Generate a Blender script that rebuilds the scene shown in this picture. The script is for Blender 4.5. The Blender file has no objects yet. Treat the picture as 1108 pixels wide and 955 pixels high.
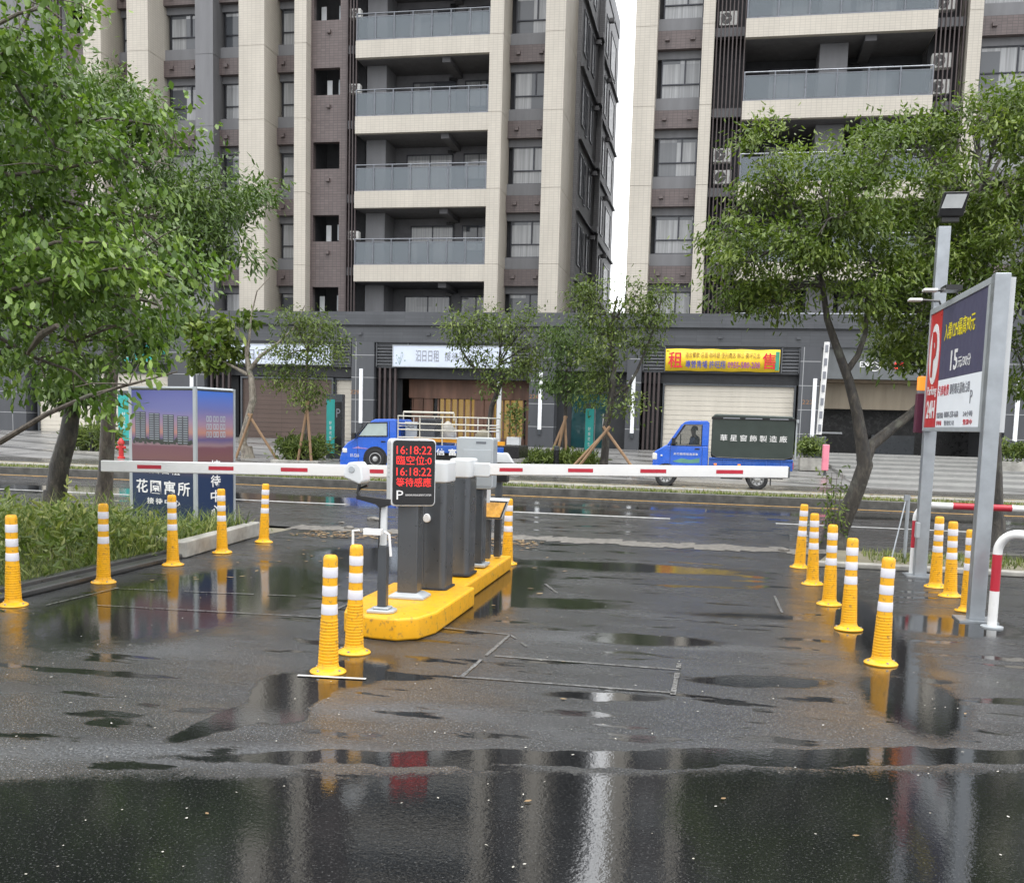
import bpy, bmesh, math, random
import numpy as np
from mathutils import Vector, Matrix

# ------------------------------------------------------------------ camera, sky, sun, exposure
# World frame: X runs along the street (to the right), Y away from the camera, Z up. Lot surface at z = 0.
SC = bpy.context.scene
COL = SC.collection
FPX, PX0, PY0 = 1100.0, 554.0, 576.5           # focal length and principal point, in photo pixels
PITCH, ROLL, YAW, CAMH = math.radians(6.18), math.radians(1.549), math.radians(11.08), 1.6
_c, _s = math.cos(PITCH), math.sin(PITCH)
_F = np.array([0, _c, -_s]); _U = np.array([0, _s, _c]); _X = np.array([1.0, 0, 0])
_A = math.cos(ROLL) * _X + math.sin(ROLL) * _U
_B = -math.sin(ROLL) * _X + math.cos(ROLL) * _U
_M = np.array([[math.cos(YAW), -math.sin(YAW), 0], [math.sin(YAW), math.cos(YAW), 0], [0, 0, 1]])
_A, _B, _F = _M @ _A, _M @ _B, _M @ _F
cam = bpy.data.cameras.new('camera'); camo = bpy.data.objects.new('camera', cam); COL.objects.link(camo)
camo.matrix_world = Matrix(((_A[0], _B[0], -_F[0], 0), (_A[1], _B[1], -_F[1], 0), (_A[2], _B[2], -_F[2], CAMH), (0, 0, 0, 1)))
cam.sensor_fit = 'HORIZONTAL'; cam.sensor_width = 36.0; cam.lens = 36.0 * FPX / 1108.0
cam.shift_y = (PY0 - 477.5) / 1108.0
cam.clip_start = 0.05; cam.clip_end = 3000
SC.camera = camo

SUN_EL, SUN_ROT = math.radians(70), math.radians(160)
CLOUD = 9.0
W = bpy.data.worlds.new('World'); SC.world = W; W.use_nodes = True
nt = W.node_tree; nt.nodes.clear()
sky = nt.nodes.new('ShaderNodeTexSky'); sky.sky_type = 'NISHITA'; sky.sun_disc = False
sky.sun_elevation = SUN_EL; sky.sun_rotation = SUN_ROT; sky.air_density = 1.0; sky.dust_density = 3.0; sky.ozone_density = 1.0
hsv = nt.nodes.new('ShaderNodeHueSaturation'); hsv.inputs['Saturation'].default_value = 0.12
bg = nt.nodes.new('ShaderNodeBackground'); bg.inputs['Strength'].default_value = 0.15
wo = nt.nodes.new('ShaderNodeOutputWorld')
# closed cloud deck over the clear sky, a little brighter overhead, with soft patches
geo = nt.nodes.new('ShaderNodeNewGeometry'); sep = nt.nodes.new('ShaderNodeSeparateXYZ'); nt.links.new(geo.outputs['Incoming'], sep.inputs[0])
el = nt.nodes.new('ShaderNodeMapRange'); el.inputs[1].default_value = 0.0; el.inputs[2].default_value = -1.0; el.inputs[3].default_value = CLOUD * .85; el.inputs[4].default_value = CLOUD * 1.15; nt.links.new(sep.outputs[2], el.inputs[0])
cn = nt.nodes.new('ShaderNodeTexNoise'); cn.inputs['Scale'].default_value = 2.2; cn.inputs['Detail'].default_value = 5; nt.links.new(geo.outputs['Incoming'], cn.inputs[0])
cm = nt.nodes.new('ShaderNodeMapRange'); cm.inputs[1].default_value = .25; cm.inputs[2].default_value = .75; cm.inputs[3].default_value = .85; cm.inputs[4].default_value = 1.15; nt.links.new(cn.outputs[0], cm.inputs[0])
ah = nt.nodes.new('ShaderNodeMapRange'); ah.inputs[1].default_value = -1; ah.inputs[2].default_value = 1; ah.inputs[3].default_value = 1.45; ah.inputs[4].default_value = .9; nt.links.new(sep.outputs[1], ah.inputs[0])
mu0 = nt.nodes.new('ShaderNodeMath'); mu0.operation = 'MULTIPLY'; nt.links.new(el.outputs[0], mu0.inputs[0]); nt.links.new(ah.outputs[0], mu0.inputs[1])
mu = nt.nodes.new('ShaderNodeMath'); mu.operation = 'MULTIPLY'; nt.links.new(mu0.outputs[0], mu.inputs[0]); nt.links.new(cm.outputs[0], mu.inputs[1])
cc = nt.nodes.new('ShaderNodeMix'); cc.data_type = 'RGBA'; cc.inputs[0].default_value = .82
vm = nt.nodes.new('ShaderNodeVectorMath'); vm.operation = 'SCALE'; vm.inputs[0].default_value = (.98, .995, 1.02); nt.links.new(mu.outputs[0], vm.inputs['Scale'])
nt.links.new(sky.outputs[0], hsv.inputs['Color']); nt.links.new(hsv.outputs[0], cc.inputs[6]); nt.links.new(vm.outputs[0], cc.inputs[7]); nt.links.new(cc.outputs[2], bg.inputs[0]); nt.links.new(bg.outputs[0], wo.inputs[0])
sl = bpy.data.lights.new('sun', 'SUN'); sl.energy = 1.1; sl.angle = math.radians(35); sl.color = (1.0, 0.98, 0.95)
so = bpy.data.objects.new('sun', sl); COL.objects.link(so)
so.rotation_euler = (SUN_EL - math.radians(90), 0, -SUN_ROT)
SC.view_settings.view_transform = 'Standard'; SC.view_settings.look = 'None'
SC.view_settings.exposure = 0.72; SC.view_settings.gamma = 1.0; SC.view_settings.use_curve_mapping = False
SC.render.engine = 'CYCLES'
cy = SC.cycles
cy.use_denoising = True; cy.max_bounces = 6; cy.diffuse_bounces = 3; cy.glossy_bounces = 3
cy.transmission_bounces = 4; cy.transparent_max_bounces = 10; cy.caustics_reflective = False; cy.caustics_refractive = False

rng = np.random.default_rng(7); random.seed(7)

def ray(x, y): return _F + _A * (x - PX0) / FPX - _B * (y - PY0) / FPX
def G(x, y, z=0.0):                                   # photo pixel -> point on the level z
    d = ray(x, y); return np.array([0, 0, CAMH]) + d * (z - CAMH) / d[2]
def P(x, y, v):                                       # photo pixel -> point at depth v
    d = ray(x, y); return np.array([0, 0, CAMH]) + d * v / d[1]

# ------------------------------------------------------------------ helpers
class MB:
    def __init__(s): s.v = []; s.f = []
    def add(s, vs, fs):
        o = len(s.v); s.v += [tuple(map(float, p)) for p in vs]; s.f += [tuple(i + o for i in f) for f in fs]; return s
    def box(s, x0, x1, y0, y1, z0, z1):
        return s.add([(x0, y0, z0), (x1, y0, z0), (x1, y1, z0), (x0, y1, z0), (x0, y0, z1), (x1, y0, z1), (x1, y1, z1), (x0, y1, z1)],
                     [(3, 2, 1, 0), (4, 5, 6, 7), (0, 1, 5, 4), (1, 2, 6, 5), (2, 3, 7, 6), (3, 0, 4, 7)])
    def poly(s, ps): return s.add(ps, [tuple(range(len(ps)))])
    def prism(s, pts, a, b, axis):                    # closed outline swept along an axis
        n = len(pts)
        def mk(p, t):
            if axis == 'x': return (t, p[0], p[1])
            if axis == 'y': return (p[0], t, p[1])
            return (p[0], p[1], t)
        vs = [mk(p, a) for p in pts] + [mk(p, b) for p in pts]
        return s.add(vs, [tuple(range(n)), tuple(range(2 * n - 1, n - 1, -1))] + [(i, (i + 1) % n, n + (i + 1) % n, n + i) for i in range(n)])
    def tube(s, pts, r, n=8, cap=True):
        pts = [np.array(p, float) for p in pts]; k = len(pts)
        rs = [r] * k if np.isscalar(r) else list(r)
        t = [pts[min(i + 1, k - 1)] - pts[max(i - 1, 0)] for i in range(k)]
        t = [a / (np.linalg.norm(a) + 1e-9) for a in t]
        ref = np.array([0, 0, 1.0]) if abs(t[0][2]) < 0.9 else np.array([1.0, 0, 0])
        a = np.cross(t[0], ref); a /= np.linalg.norm(a); vs = []
        for i in range(k):
            a = a - t[i] * (a @ t[i]); a /= np.linalg.norm(a) + 1e-9; b = np.cross(t[i], a)
            for j in range(n):
                q = 2 * math.pi * j / n; vs.append(pts[i] + rs[i] * (math.cos(q) * a + math.sin(q) * b))
        fs = [(i * n + j, i * n + (j + 1) % n, (i + 1) * n + (j + 1) % n, (i + 1) * n + j) for i in range(k - 1) for j in range(n)]
        if cap: fs += [tuple(range(n - 1, -1, -1)), tuple(range((k - 1) * n, k * n))]
        return s.add(vs, fs)
    def lathe(s, prof, c=(0, 0, 0), n=24, axis='z'):
        vs = []; k = len(prof)
        for r, z in prof:
            for j in range(n):
                q = 2 * math.pi * j / n; x, y = r * math.cos(q), r * math.sin(q)
                p = (x, y, z) if axis == 'z' else (x, z, y) if axis == 'y' else (z, x, y)
                vs.append((c[0] + p[0], c[1] + p[1], c[2] + p[2]))
        fs = [(i * n + j, i * n + (j + 1) % n, (i + 1) * n + (j + 1) % n, (i + 1) * n + j) for i in range(k - 1) for j in range(n)]
        fs += [tuple(range(n - 1, -1, -1)), tuple(range((k - 1) * n, k * n))]
        return s.add(vs, fs)
    def build(s, name, m, parent=None, bevel=0.0, smooth=False, seg=2, recalc=True):
        me = bpy.data.meshes.new(name)
        off = root_loc(parent)
        me.from_pydata([(a - off[0], b - off[1], c - off[2]) for a, b, c in s.v], [], s.f)
        if recalc:
            bm = bmesh.new(); bm.from_mesh(me); bmesh.ops.recalc_face_normals(bm, faces=bm.faces); bm.to_mesh(me); bm.free()
        me.materials.append(m)
        if smooth: me.shade_smooth()
        o = bpy.data.objects.new(name, me); COL.objects.link(o); o.parent = parent
        if bevel:
            b = o.modifiers.new('bevel', 'BEVEL'); b.width = bevel; b.segments = seg; b.limit_method = 'ANGLE'; b.angle_limit = math.radians(35)
            me.shade_smooth(); o.modifiers.new('normals', 'WEIGHTED_NORMAL')
        elif smooth == 'auto':
            me.set_sharp_from_angle(angle=math.radians(40))
        return o
def root_loc(o):
    L = Vector((0, 0, 0))
    while o is not None: L += o.location; o = o.parent
    return L
def rrect(x0, x1, z0, z1, r, n=5):                    # rounded rectangle outline
    out = []
    for cx, cz, a in ((x1 - r, z1 - r, 0), (x0 + r, z1 - r, 90), (x0 + r, z0 + r, 180), (x1 - r, z0 + r, 270)):
        for i in range(n + 1):
            q = math.radians(a + 90 * i / n); out.append((cx + r * math.cos(q), cz + r * math.sin(q)))
    return out
def tag(o, label, cat, group=None, kind=None):
    if label: o['label'] = label
    if cat: o['category'] = cat
    if group: o['group'] = group
    if kind: o['kind'] = kind
    return o
def thing(name, loc, label, cat, group=None):
    o = bpy.data.objects.new(name, None); COL.objects.link(o); o.location = loc; o.empty_display_size = .2
    return tag(o, label, cat, group)
def structure(o): o['kind'] = 'structure'; return o
def copy_tree(o, parent=None):
    c = o.copy(); COL.objects.link(c); c.parent = parent
    for ch in list(o.children): copy_tree(ch, c)
    return c

# ------------------------------------------------------------------ materials
def nodes(name):
    m = bpy.data.materials.new(name); m.use_nodes = True; t = m.node_tree
    return m, t, t.nodes['Principled BSDF']
def lk(t, a, b): t.links.new(a, b)
def mix_rgb(t, fac, a, b, mode='MIX'):
    n = t.nodes.new('ShaderNodeMix'); n.data_type = 'RGBA'; n.blend_type = mode
    for k, v in ((0, fac), (6, a), (7, b)):
        if hasattr(v, 'links'): lk(t, v, n.inputs[k])
        else: n.inputs[k].default_value = v if k == 0 else (*v, 1)
    return n.outputs[2]
def mth(t, op, a, b=0.0, clamp=False):
    n = t.nodes.new('ShaderNodeMath'); n.operation = op; n.use_clamp = clamp
    for k, v in ((0, a), (1, b)):
        if hasattr(v, 'links'): lk(t, v, n.inputs[k])
        else: n.inputs[k].default_value = v
    return n.outputs[0]
def coord(t, kind='Object', scale=None):
    n = t.nodes.new('ShaderNodeTexCoord'); o = n.outputs[kind]
    if scale:
        mp = t.nodes.new('ShaderNodeMapping'); mp.inputs['Scale'].default_value = scale; lk(t, o, mp.inputs[0]); o = mp.outputs[0]
    return o
def noise(t, vec, scale, detail=3, rough=.5, out=0, dist=0.0):
    n = t.nodes.new('ShaderNodeTexNoise'); n.inputs['Scale'].default_value = scale; n.inputs['Detail'].default_value = detail
    n.inputs['Roughness'].default_value = rough; n.inputs['Distortion'].default_value = dist
    lk(t, vec, n.inputs[0]); return n.outputs[out]
def ramp(t, fac, stops):
    n = t.nodes.new('ShaderNodeValToRGB'); lk(t, fac, n.inputs[0]); e = n.color_ramp.elements
    while len(e) < len(stops): e.new(0.5)
    for i, (p, c) in enumerate(stops):
        e[i].position = p; e[i].color = (c, c, c, 1) if np.isscalar(c) else (*c, 1)
    return n.outputs[0]
def bump(t, h, strength, dist=.01, nrm=None):
    n = t.nodes.new('ShaderNodeBump'); n.inputs['Strength'].default_value = strength if not hasattr(strength, 'links') else 1
    if hasattr(strength, 'links'): lk(t, strength, n.inputs['Strength'])
    n.inputs['Distance'].default_value = dist; lk(t, h, n.inputs['Height'])
    if nrm is not None: lk(t, nrm, n.inputs['Normal'])
    return n.outputs[0]
def mat(name, c, rough=.5, metal=0.0, var=.15, scale=3.0, bmp=0.0, bscale=60.0, spec=.5, coat=0.0, streak=False, emit=None):
    m, t, b = nodes(name)
    co = coord(t, scale=(1, 1, .15) if streak else None)
    f = noise(t, co, scale, 5, .6)
    d = tuple(x * (1 - var) for x in c); u = tuple(min(1, x * (1 + var)) for x in c)
    lk(t, ramp(t, f, [(.3, d), (.7, u)]), b.inputs['Base Color'])
    lk(t, ramp(t, noise(t, co, scale * 2.3, 3), [(.3, max(0, rough - .08)), (.7, min(1, rough + .08))]), b.inputs['Roughness'])
    b.inputs['Metallic'].default_value = metal; b.inputs['Specular IOR Level'].default_value = spec; b.inputs['Coat Weight'].default_value = coat
    if bmp: lk(t, bump(t, noise(t, coord(t), bscale, 3), bmp), b.inputs['Normal'])
    if emit:
        b.inputs['Emission Color'].default_value = (*emit[0], 1); b.inputs['Emission Strength'].default_value = emit[1]
    return m
def tile_mat(name, c1, c2, cm, w, h, rough=.45, mortar=.012, var=.2, offset=0.0):
    m, t, b = nodes(name)
    sx = t.nodes.new('ShaderNodeSeparateXYZ'); lk(t, coord(t), sx.inputs[0])
    cb = t.nodes.new('ShaderNodeCombineXYZ'); lk(t, mth(t, 'ADD', sx.outputs[0], sx.outputs[1]), cb.inputs[0]); lk(t, sx.outputs[2], cb.inputs[1])
    br = t.nodes.new('ShaderNodeTexBrick'); lk(t, cb.outputs[0], br.inputs[0]); br.offset = offset
    br.inputs['Color1'].default_value = (*c1, 1); br.inputs['Color2'].default_value = (*c2, 1); br.inputs['Mortar'].default_value = (*cm, 1)
    br.inputs['Scale'].default_value = 1; br.inputs['Mortar Size'].default_value = mortar; br.inputs['Brick Width'].default_value = w; br.inputs['Row Height'].default_value = h
    br.inputs['Mortar Smooth'].default_value = .3
    big = noise(t, coord(t, scale=(.5, .5, .12)), 2.0, 5, .65)
    col = mix_rgb(t, 1.0, br.outputs[0], ramp(t, big, [(.25, 1 - var), (.75, 1.0)]), 'MULTIPLY')
    lk(t, col, b.inputs['Base Color']); b.inputs['Roughness'].default_value = rough
    lk(t, bump(t, mth(t, 'SUBTRACT', 1.0, br.outputs[1]), .25, .005), b.inputs['Normal'])
    return m
def glass_mat(name, c, alpha, rough=.04):
    m, t, b = nodes(name)
    b.inputs['Base Color'].default_value = (*c, 1); b.inputs['Roughness'].default_value = rough; b.inputs['Alpha'].default_value = alpha
    return m
def pane_mat(name, dark, light, bias):
    # window pane with whatever stands behind it: curtains in some rooms, dark rooms elsewhere
    m, t, b = nodes(name)
    oi = t.nodes.new('ShaderNodeObjectInfo')
    co = coord(t)
    sx = t.nodes.new('ShaderNodeSeparateXYZ'); lk(t, co, sx.inputs[0])
    cell = t.nodes.new('ShaderNodeTexWhiteNoise'); cell.noise_dimensions = '4D'
    fl = t.nodes.new('ShaderNodeVectorMath'); fl.operation = 'FLOOR'
    mp = t.nodes.new('ShaderNodeMapping'); mp.inputs['Scale'].default_value = (1.3, 1.3, .7); lk(t, co, mp.inputs[0]); lk(t, mp.outputs[0], fl.inputs[0])
    lk(t, fl.outputs[0], cell.inputs[0]); lk(t, oi.outputs['Random'], cell.inputs['W'])
    wv = t.nodes.new('ShaderNodeTexNoise'); wv.inputs['Scale'].default_value = 1.0; wv.inputs['Detail'].default_value = 2
    mp2 = t.nodes.new('ShaderNodeMapping'); mp2.inputs['Scale'].default_value = (14, 14, .3); lk(t, co, mp2.inputs[0]); lk(t, mp2.outputs[0], wv.inputs[0])
    cur = mix_rgb(t, 1.0, light, ramp(t, wv.outputs[0], [(.35, .65), (.65, 1.0)]), 'MULTIPLY')
    col = mix_rgb(t, ramp(t, cell.outputs[0], [(bias - .04, 0.0), (bias + .04, 1.0)]), dark, cur)
    lk(t, col, b.inputs['Base Color']); b.inputs['Roughness'].default_value = .06; b.inputs['Specular IOR Level'].default_value = .8
    return m
def leaf_mat(name, c1, c2, c3, rough=.38, trans=.25):
    m, t, b = nodes(name)
    at = t.nodes.new('ShaderNodeAttribute'); at.attribute_name = 'tint'
    n = noise(t, coord(t), .9, 3)
    f = mth(t, 'ADD', mth(t, 'MULTIPLY', at.outputs['Fac'], .75), mth(t, 'MULTIPLY', n, .35), True)
    col = ramp(t, f, [(.1, c1), (.55, c2), (.95, c3)])
    lk(t, col, b.inputs['Base Color']); b.inputs['Roughness'].default_value = rough; b.inputs['Specular IOR Level'].default_value = .38
    tr = t.nodes.new('ShaderNodeBsdfTranslucent'); lk(t, mix_rgb(t, 1.0, col, (1.0, 1.15, .45), 'MULTIPLY'), tr.inputs[0])
    mx = t.nodes.new('ShaderNodeMixShader'); mx.inputs[0].default_value = trans
    lk(t, b.outputs[0], mx.inputs[1]); lk(t, tr.outputs[0], mx.inputs[2])
    lk(t, mx.outputs[0], t.nodes['Material Output'].inputs[0])
    return m
def emit_mat(name, c, s):
    m, t, b = nodes(name); b.inputs['Base Color'].default_value = (*(x * .5 for x in c), 1)
    b.inputs['Emission Color'].default_value = (*c, 1); b.inputs['Emission Strength'].default_value = s; return m

M = {}
M['cream'] = tile_mat('cream_tile', (.56, .52, .45), (.535, .495, .43), (.43, .40, .35), .20, .1, .5, .010, .2)
M['cream_plain'] = mat('cream_plain', (.52, .485, .42), .6, var=.08)
M['brown'] = tile_mat('brown_tile', (.155, .122, .118), (.125, .098, .095), (.085, .07, .07), .2, .11, .4, .012, .22)
M['grey_wall'] = mat('grey_wall', (.17, .172, .182), .6, var=.1, streak=True)
M['dark_wall'] = tile_mat('dark_side_tile', (.175, .172, .178), (.145, .142, .148), (.10, .10, .105), .24, .1, .5, .01, .25)
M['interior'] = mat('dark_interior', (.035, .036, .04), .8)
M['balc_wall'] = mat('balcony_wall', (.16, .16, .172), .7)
M['soffit'] = mat('soffit', (.11, .11, .118), .8)
M['frame'] = mat('window_frame', (.045, .047, .055), .35, .6)
M['pane'] = pane_mat('window_pane', (.075, .083, .095), (.36, .37, .38), .33)
M['balc_glass'] = glass_mat('balcony_glass', (.17, .20, .225), .55, .08)
M['rail'] = mat('rail_metal', (.16, .17, .19), .35, .7)
M['fin'] = mat('fin_metal', (.07, .055, .055), .45, .3)
M['ac'] = mat('ac_white', (.80, .80, .77), .45)
M['ac_dark'] = mat('ac_grille', (.1, .1, .1), .5)
M['pod'] = tile_mat('podium_stone', (.088, .093, .103), (.07, .075, .084), (.05, .053, .06), .9, .14, .38, .006, .25)
M['pod_big'] = tile_mat('podium_slab', (.085, .09, .10), (.07, .074, .084), (.42, .43, .44), 1.9, .97, .38, .014, .25)
M['pod_dark'] = mat('podium_dark', (.03, .032, .036), .5)
M['louvre'] = mat('louvre_grey', (.12, .125, .135), .45, .3)
M['shutter'] = mat('shutter_cream', (.62, .58, .50), .5, var=.06, streak=True)
M['shutter_brown'] = tile_mat('shutter_brown', (.125, .085, .07), (.10, .068, .055), (.07, .05, .042), 1.2, .42, .45, .01, .2)
M['wood'] = mat('dark_wood', (.19, .10, .068), .5, var=.35, streak=True)
M['warm'] = mat('lit_curtain', (.46, .31, .10), .7, var=.75, scale=22, streak=True, emit=((.8, .5, .14), .55))
M['white_light'] = mat('light_strip', (.8, .82, .84), .3, emit=((.9, .95, 1.0), .06))
M['white'] = mat('white_paint', (.78, .78, .77), .35, var=.05)
M['off_white'] = mat('off_white_plastic', (.62, .64, .65), .38, var=.05)
M['light_grey'] = mat('light_grey_metal', (.40, .43, .45), .4, .2, var=.07)
M['galv'] = mat('galvanised', (.36, .385, .41), .42, .7, var=.12, scale=6)
M['charcoal'] = mat('charcoal_metal', (.078, .086, .096), .32, .35, var=.1, coat=.2)
M['black'] = mat('black_plastic', (.012, .012, .013), .3)
M['rubber'] = mat('rubber', (.02, .02, .021), .7)
M['yellow'] = mat('bollard_yellow', (.86, .43, .008), .36, var=.1, scale=5)
M['kerb_yellow'] = mat('kerb_yellow', (.84, .42, .01), .33, var=.15, scale=4, bmp=.15, bscale=40)
def grimy(name, c, rough, chip=None, sc=7.0):
    m, t, b = nodes(name); co = coord(t)
    f = noise(t, co, sc, 6, .7); g2 = noise(t, co, sc * 5, 4, .7)
    col = mix_rgb(t, ramp(t, f, [(.35, 0.0), (.75, .55)]), c, tuple(x * .62 + .01 for x in c))
    col = mix_rgb(t, ramp(t, g2, [(.56, 0.0), (.70, .75)]), col, (.10, .085, .06))
    if chip: col = mix_rgb(t, ramp(t, noise(t, co, sc * 2.2, 5, .75), [(.66, 0.0), (.69, 1.0)]), col, chip)
    lk(t, col, b.inputs['Base Color']); lk(t, ramp(t, f, [(.3, rough - .08), (.7, rough + .15)]), b.inputs['Roughness'])
    lk(t, bump(t, g2, .15, .004), b.inputs['Normal']); return m
M['yellow'] = grimy('bollard_yellow', (.86, .43, .008), .36)
M['kerb_yellow'] = grimy('kerb_yellow', (.84, .42, .01), .32, (.30, .27, .22), 4.0)
M['reflective'] = mat('reflective_white', (.72, .71, .76), .3, var=.06)
M['red'] = mat('sign_red', (.55, .025, .03), .35, var=.08)
M['red_paint'] = mat('barrier_red', (.46, .02, .04), .35, var=.12)
M['concrete'] = mat('wet_concrete', (.34, .33, .30), .5, var=.35, scale=4, bmp=.3)
M['kerb_dark'] = mat('dark_kerb', (.085, .083, .076), .45, var=.5, scale=5, bmp=.4, bscale=30)
M['asphalt_kerb'] = mat('asphalt_kerb', (.055, .056, .057), .35, var=.2, bmp=.4)
M['bark'] = mat('bark', (.13, .11, .085), .75, var=.65, scale=14, bmp=.9, bscale=28)
M['bark_dark'] = mat('bark_dark', (.060, .052, .042), .5, var=.8, scale=16, bmp=1.0, bscale=45)
M['bark_pale'] = mat('bark_pale', (.26, .23, .19), .75, var=.5, scale=8, bmp=.7, bscale=30)
def bark_mat(name, c0, c1, c2, sc=14):
    m, t, b = nodes(name); co = coord(t, scale=(1, 1, .35)); f = noise(t, co, sc, 7, .7, dist=.6); g = noise(t, coord(t), 3.0, 4, .6)
    col = ramp(t, f, [(.34, c0), (.52, c1), (.70, c2)])
    col = mix_rgb(t, ramp(t, g, [(.55, 0.0), (.68, .7)]), col, (.13, .135, .105)); col = mix_rgb(t, ramp(t, g, [(.25, .8), (.42, 0.0)]), col, tuple(x * .5 for x in c1))
    lk(t, col, b.inputs['Base Color']); lk(t, ramp(t, f, [(.3, .35), (.7, .75)]), b.inputs['Roughness']); lk(t, bump(t, f, 1.0, .03), b.inputs['Normal']); return m
M['bark_dark'] = bark_mat('bark_dark', (.012, .010, .009), (.040, .034, .027), (.115, .10, .08))
M['bark'] = bark_mat('bark', (.035, .028, .022), (.11, .09, .07), (.22, .19, .155))
M['bark_pale'] = bark_mat('bark_pale', (.08, .065, .05), (.24, .21, .17), (.42, .39, .33), 11)
M['stake'] = mat('wood_stake', (.30, .19, .11), .7, var=.2)
M['teal'] = mat('teal_panel', (.03, .36, .33), .4, var=.08)
M['truck_blue'] = mat('truck_blue', (.012, .115, .62), .25, var=.08, coat=.7)
M['truck_blue2'] = mat('truck_blue_dark', (.012, .09, .42), .28, var=.1, coat=.6)
M['car_glass'] = mat('car_glass', (.03, .035, .04), .06, var=.1)
M['side_glass'] = glass_mat('side_glass', (.04, .05, .05), .45)
M['bright_glass'] = mat('bright_glass', (.42, .50, .48), .12, var=.1)
M['tarp'] = mat('green_canopy', (.035, .048, .042), .38, var=.15, bmp=.1, bscale=8)
M['chrome'] = mat('wheel_steel', (.5, .5, .5), .35, .8)
M['headlight'] = mat('headlight', (.75, .75, .72), .15, var=.05)
M['orange'] = mat('orange_beam', (.75, .33, .02), .45)
M['skin'] = mat('skin', (.42, .26, .19), .55, var=.05)
M['shirt'] = mat('blue_shirt', (.05, .10, .28), .8)
M['hair'] = mat('hair', (.012, .011, .01), .5)
M['led'] = emit_mat('led_red', (1.0, .035, .03), 1.0)
M['red_lamp'] = emit_mat('red_lamp', (1.0, .06, .05), 1.2)
M['orange_lamp'] = emit_mat('orange_lamp', (1.0, .28, .03), .7)
M['lamp_glass'] = mat('lamp_glass', (.5, .52, .52), .12)
M['lamp_amber'] = mat('lamp_amber', (.55, .28, .05), .25, var=.5, scale=12)
M['banner_yellow'] = mat('banner_yellow', (.88, .62, .03), .5, var=.05)
M['sign_white'] = mat('sign_white', (.60, .66, .78), .4, var=.05, emit=((.75, .82, 1.0), .03))
M['board_dark'] = mat('board_slate', (.058, .056, .11), .55, var=.06)
M['board_white'] = mat('board_white', (.82, .86, .90), .5, var=.03)
M['txt_white'] = mat('letter_white', (.8, .8, .8), .4, var=.02)
M['txt_grey'] = mat('letter_grey', (.22, .23, .26), .5, var=.02)
M['txt_red'] = mat('letter_red', (.62, .02, .04), .4, var=.02)
M['txt_blue'] = mat('letter_blue', (.03, .05, .35), .4, var=.02)
M['txt_brown'] = mat('letter_brown', (.22, .12, .03), .4, var=.02)
M['txt_yellow'] = mat('letter_yellow', (.86, .72, .02), .4, var=.02)
M['pink'] = mat('pink_cover', (.80, .25, .33), .6)
M['hydrant'] = mat('hydrant_red', (.5, .03, .03), .4)
M['paint'] = mat('road_paint', (.50, .50, .49), .45, var=.3, scale=9)
M['paint_y'] = mat('road_paint_yellow', (.40, .23, .06), .45, var=.5, scale=9)
M['paver'] = None
M['leaf_broad'] = leaf_mat('leaf_broad', (.030, .068, .012), (.100, .175, .030), (.28, .39, .085), .36, .30)
M['leaf_fine'] = leaf_mat('leaf_fine', (.030, .062, .016), (.085, .142, .036), (.22, .30, .09), .38, .28)
M['leaf_olive'] = leaf_mat('leaf_olive', (.032, .060, .010), (.100, .152, .026), (.27, .33, .075), .36, .28)
M['leaf_street'] = leaf_mat('leaf_street', (.036, .062, .014), (.105, .150, .034), (.26, .31, .085), .40, .28)
M['grass'] = leaf_mat('grass_blade', (.045, .075, .018), (.13, .185, .042), (.34, .34, .12), .45, .3)
M['lawn'] = leaf_mat('lawn_blade', (.05, .08, .015), (.13, .17, .04), (.25, .26, .08), .5, .3)
M['pale_bit'] = leaf_mat('pale_bit', (.2, .18, .14), (.4, .38, .33), (.6, .58, .52), .6, .0)
M['dead_leaf'] = leaf_mat('dead_leaf', (.10, .06, .03), (.24, .15, .07), (.42, .30, .14), .5, .1)

def paver_mat():
    m, t, b = nodes('plaza_paving')
    co = coord(t)
    br = t.nodes.new('ShaderNodeTexBrick'); lk(t, co, br.inputs[0]); br.offset = .5
    br.inputs['Color1'].default_value = (.27, .267, .26, 1); br.inputs['Color2'].default_value = (.23, .227, .222, 1); br.inputs['Mortar'].default_value = (.2, .2, .2, 1)
    br.inputs['Scale'].default_value = 1; br.inputs['Brick Width'].default_value = 1.2; br.inputs['Row Height'].default_value = .6; br.inputs['Mortar Size'].default_value = .012
    sx = t.nodes.new('ShaderNodeSeparateXYZ'); lk(t, co, sx.inputs[0])
    st = mth(t, 'FRACT', mth(t, 'MULTIPLY', mth(t, 'ADD', sx.outputs[1], mth(t, 'MULTIPLY', sx.outputs[0], .45)), .42))
    band = ramp(t, st, [(.0, .45), (.16, .45), (.2, 1.0), (1.0, 1.0)])
    wet = ramp(t, noise(t, co, .6, 5, .6), [(.35, .7), (.65, 1.0)])
    c = mix_rgb(t, 1.0, mix_rgb(t, 1.0, br.outputs[0], band, 'MULTIPLY'), wet, 'MULTIPLY')
    lk(t, c, b.inputs['Base Color'])
    lk(t, ramp(t, noise(t, co, .8, 4), [(.35, .2), (.65, .55)]), b.inputs['Roughness'])
    return m
M['paver'] = paver_mat()

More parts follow.
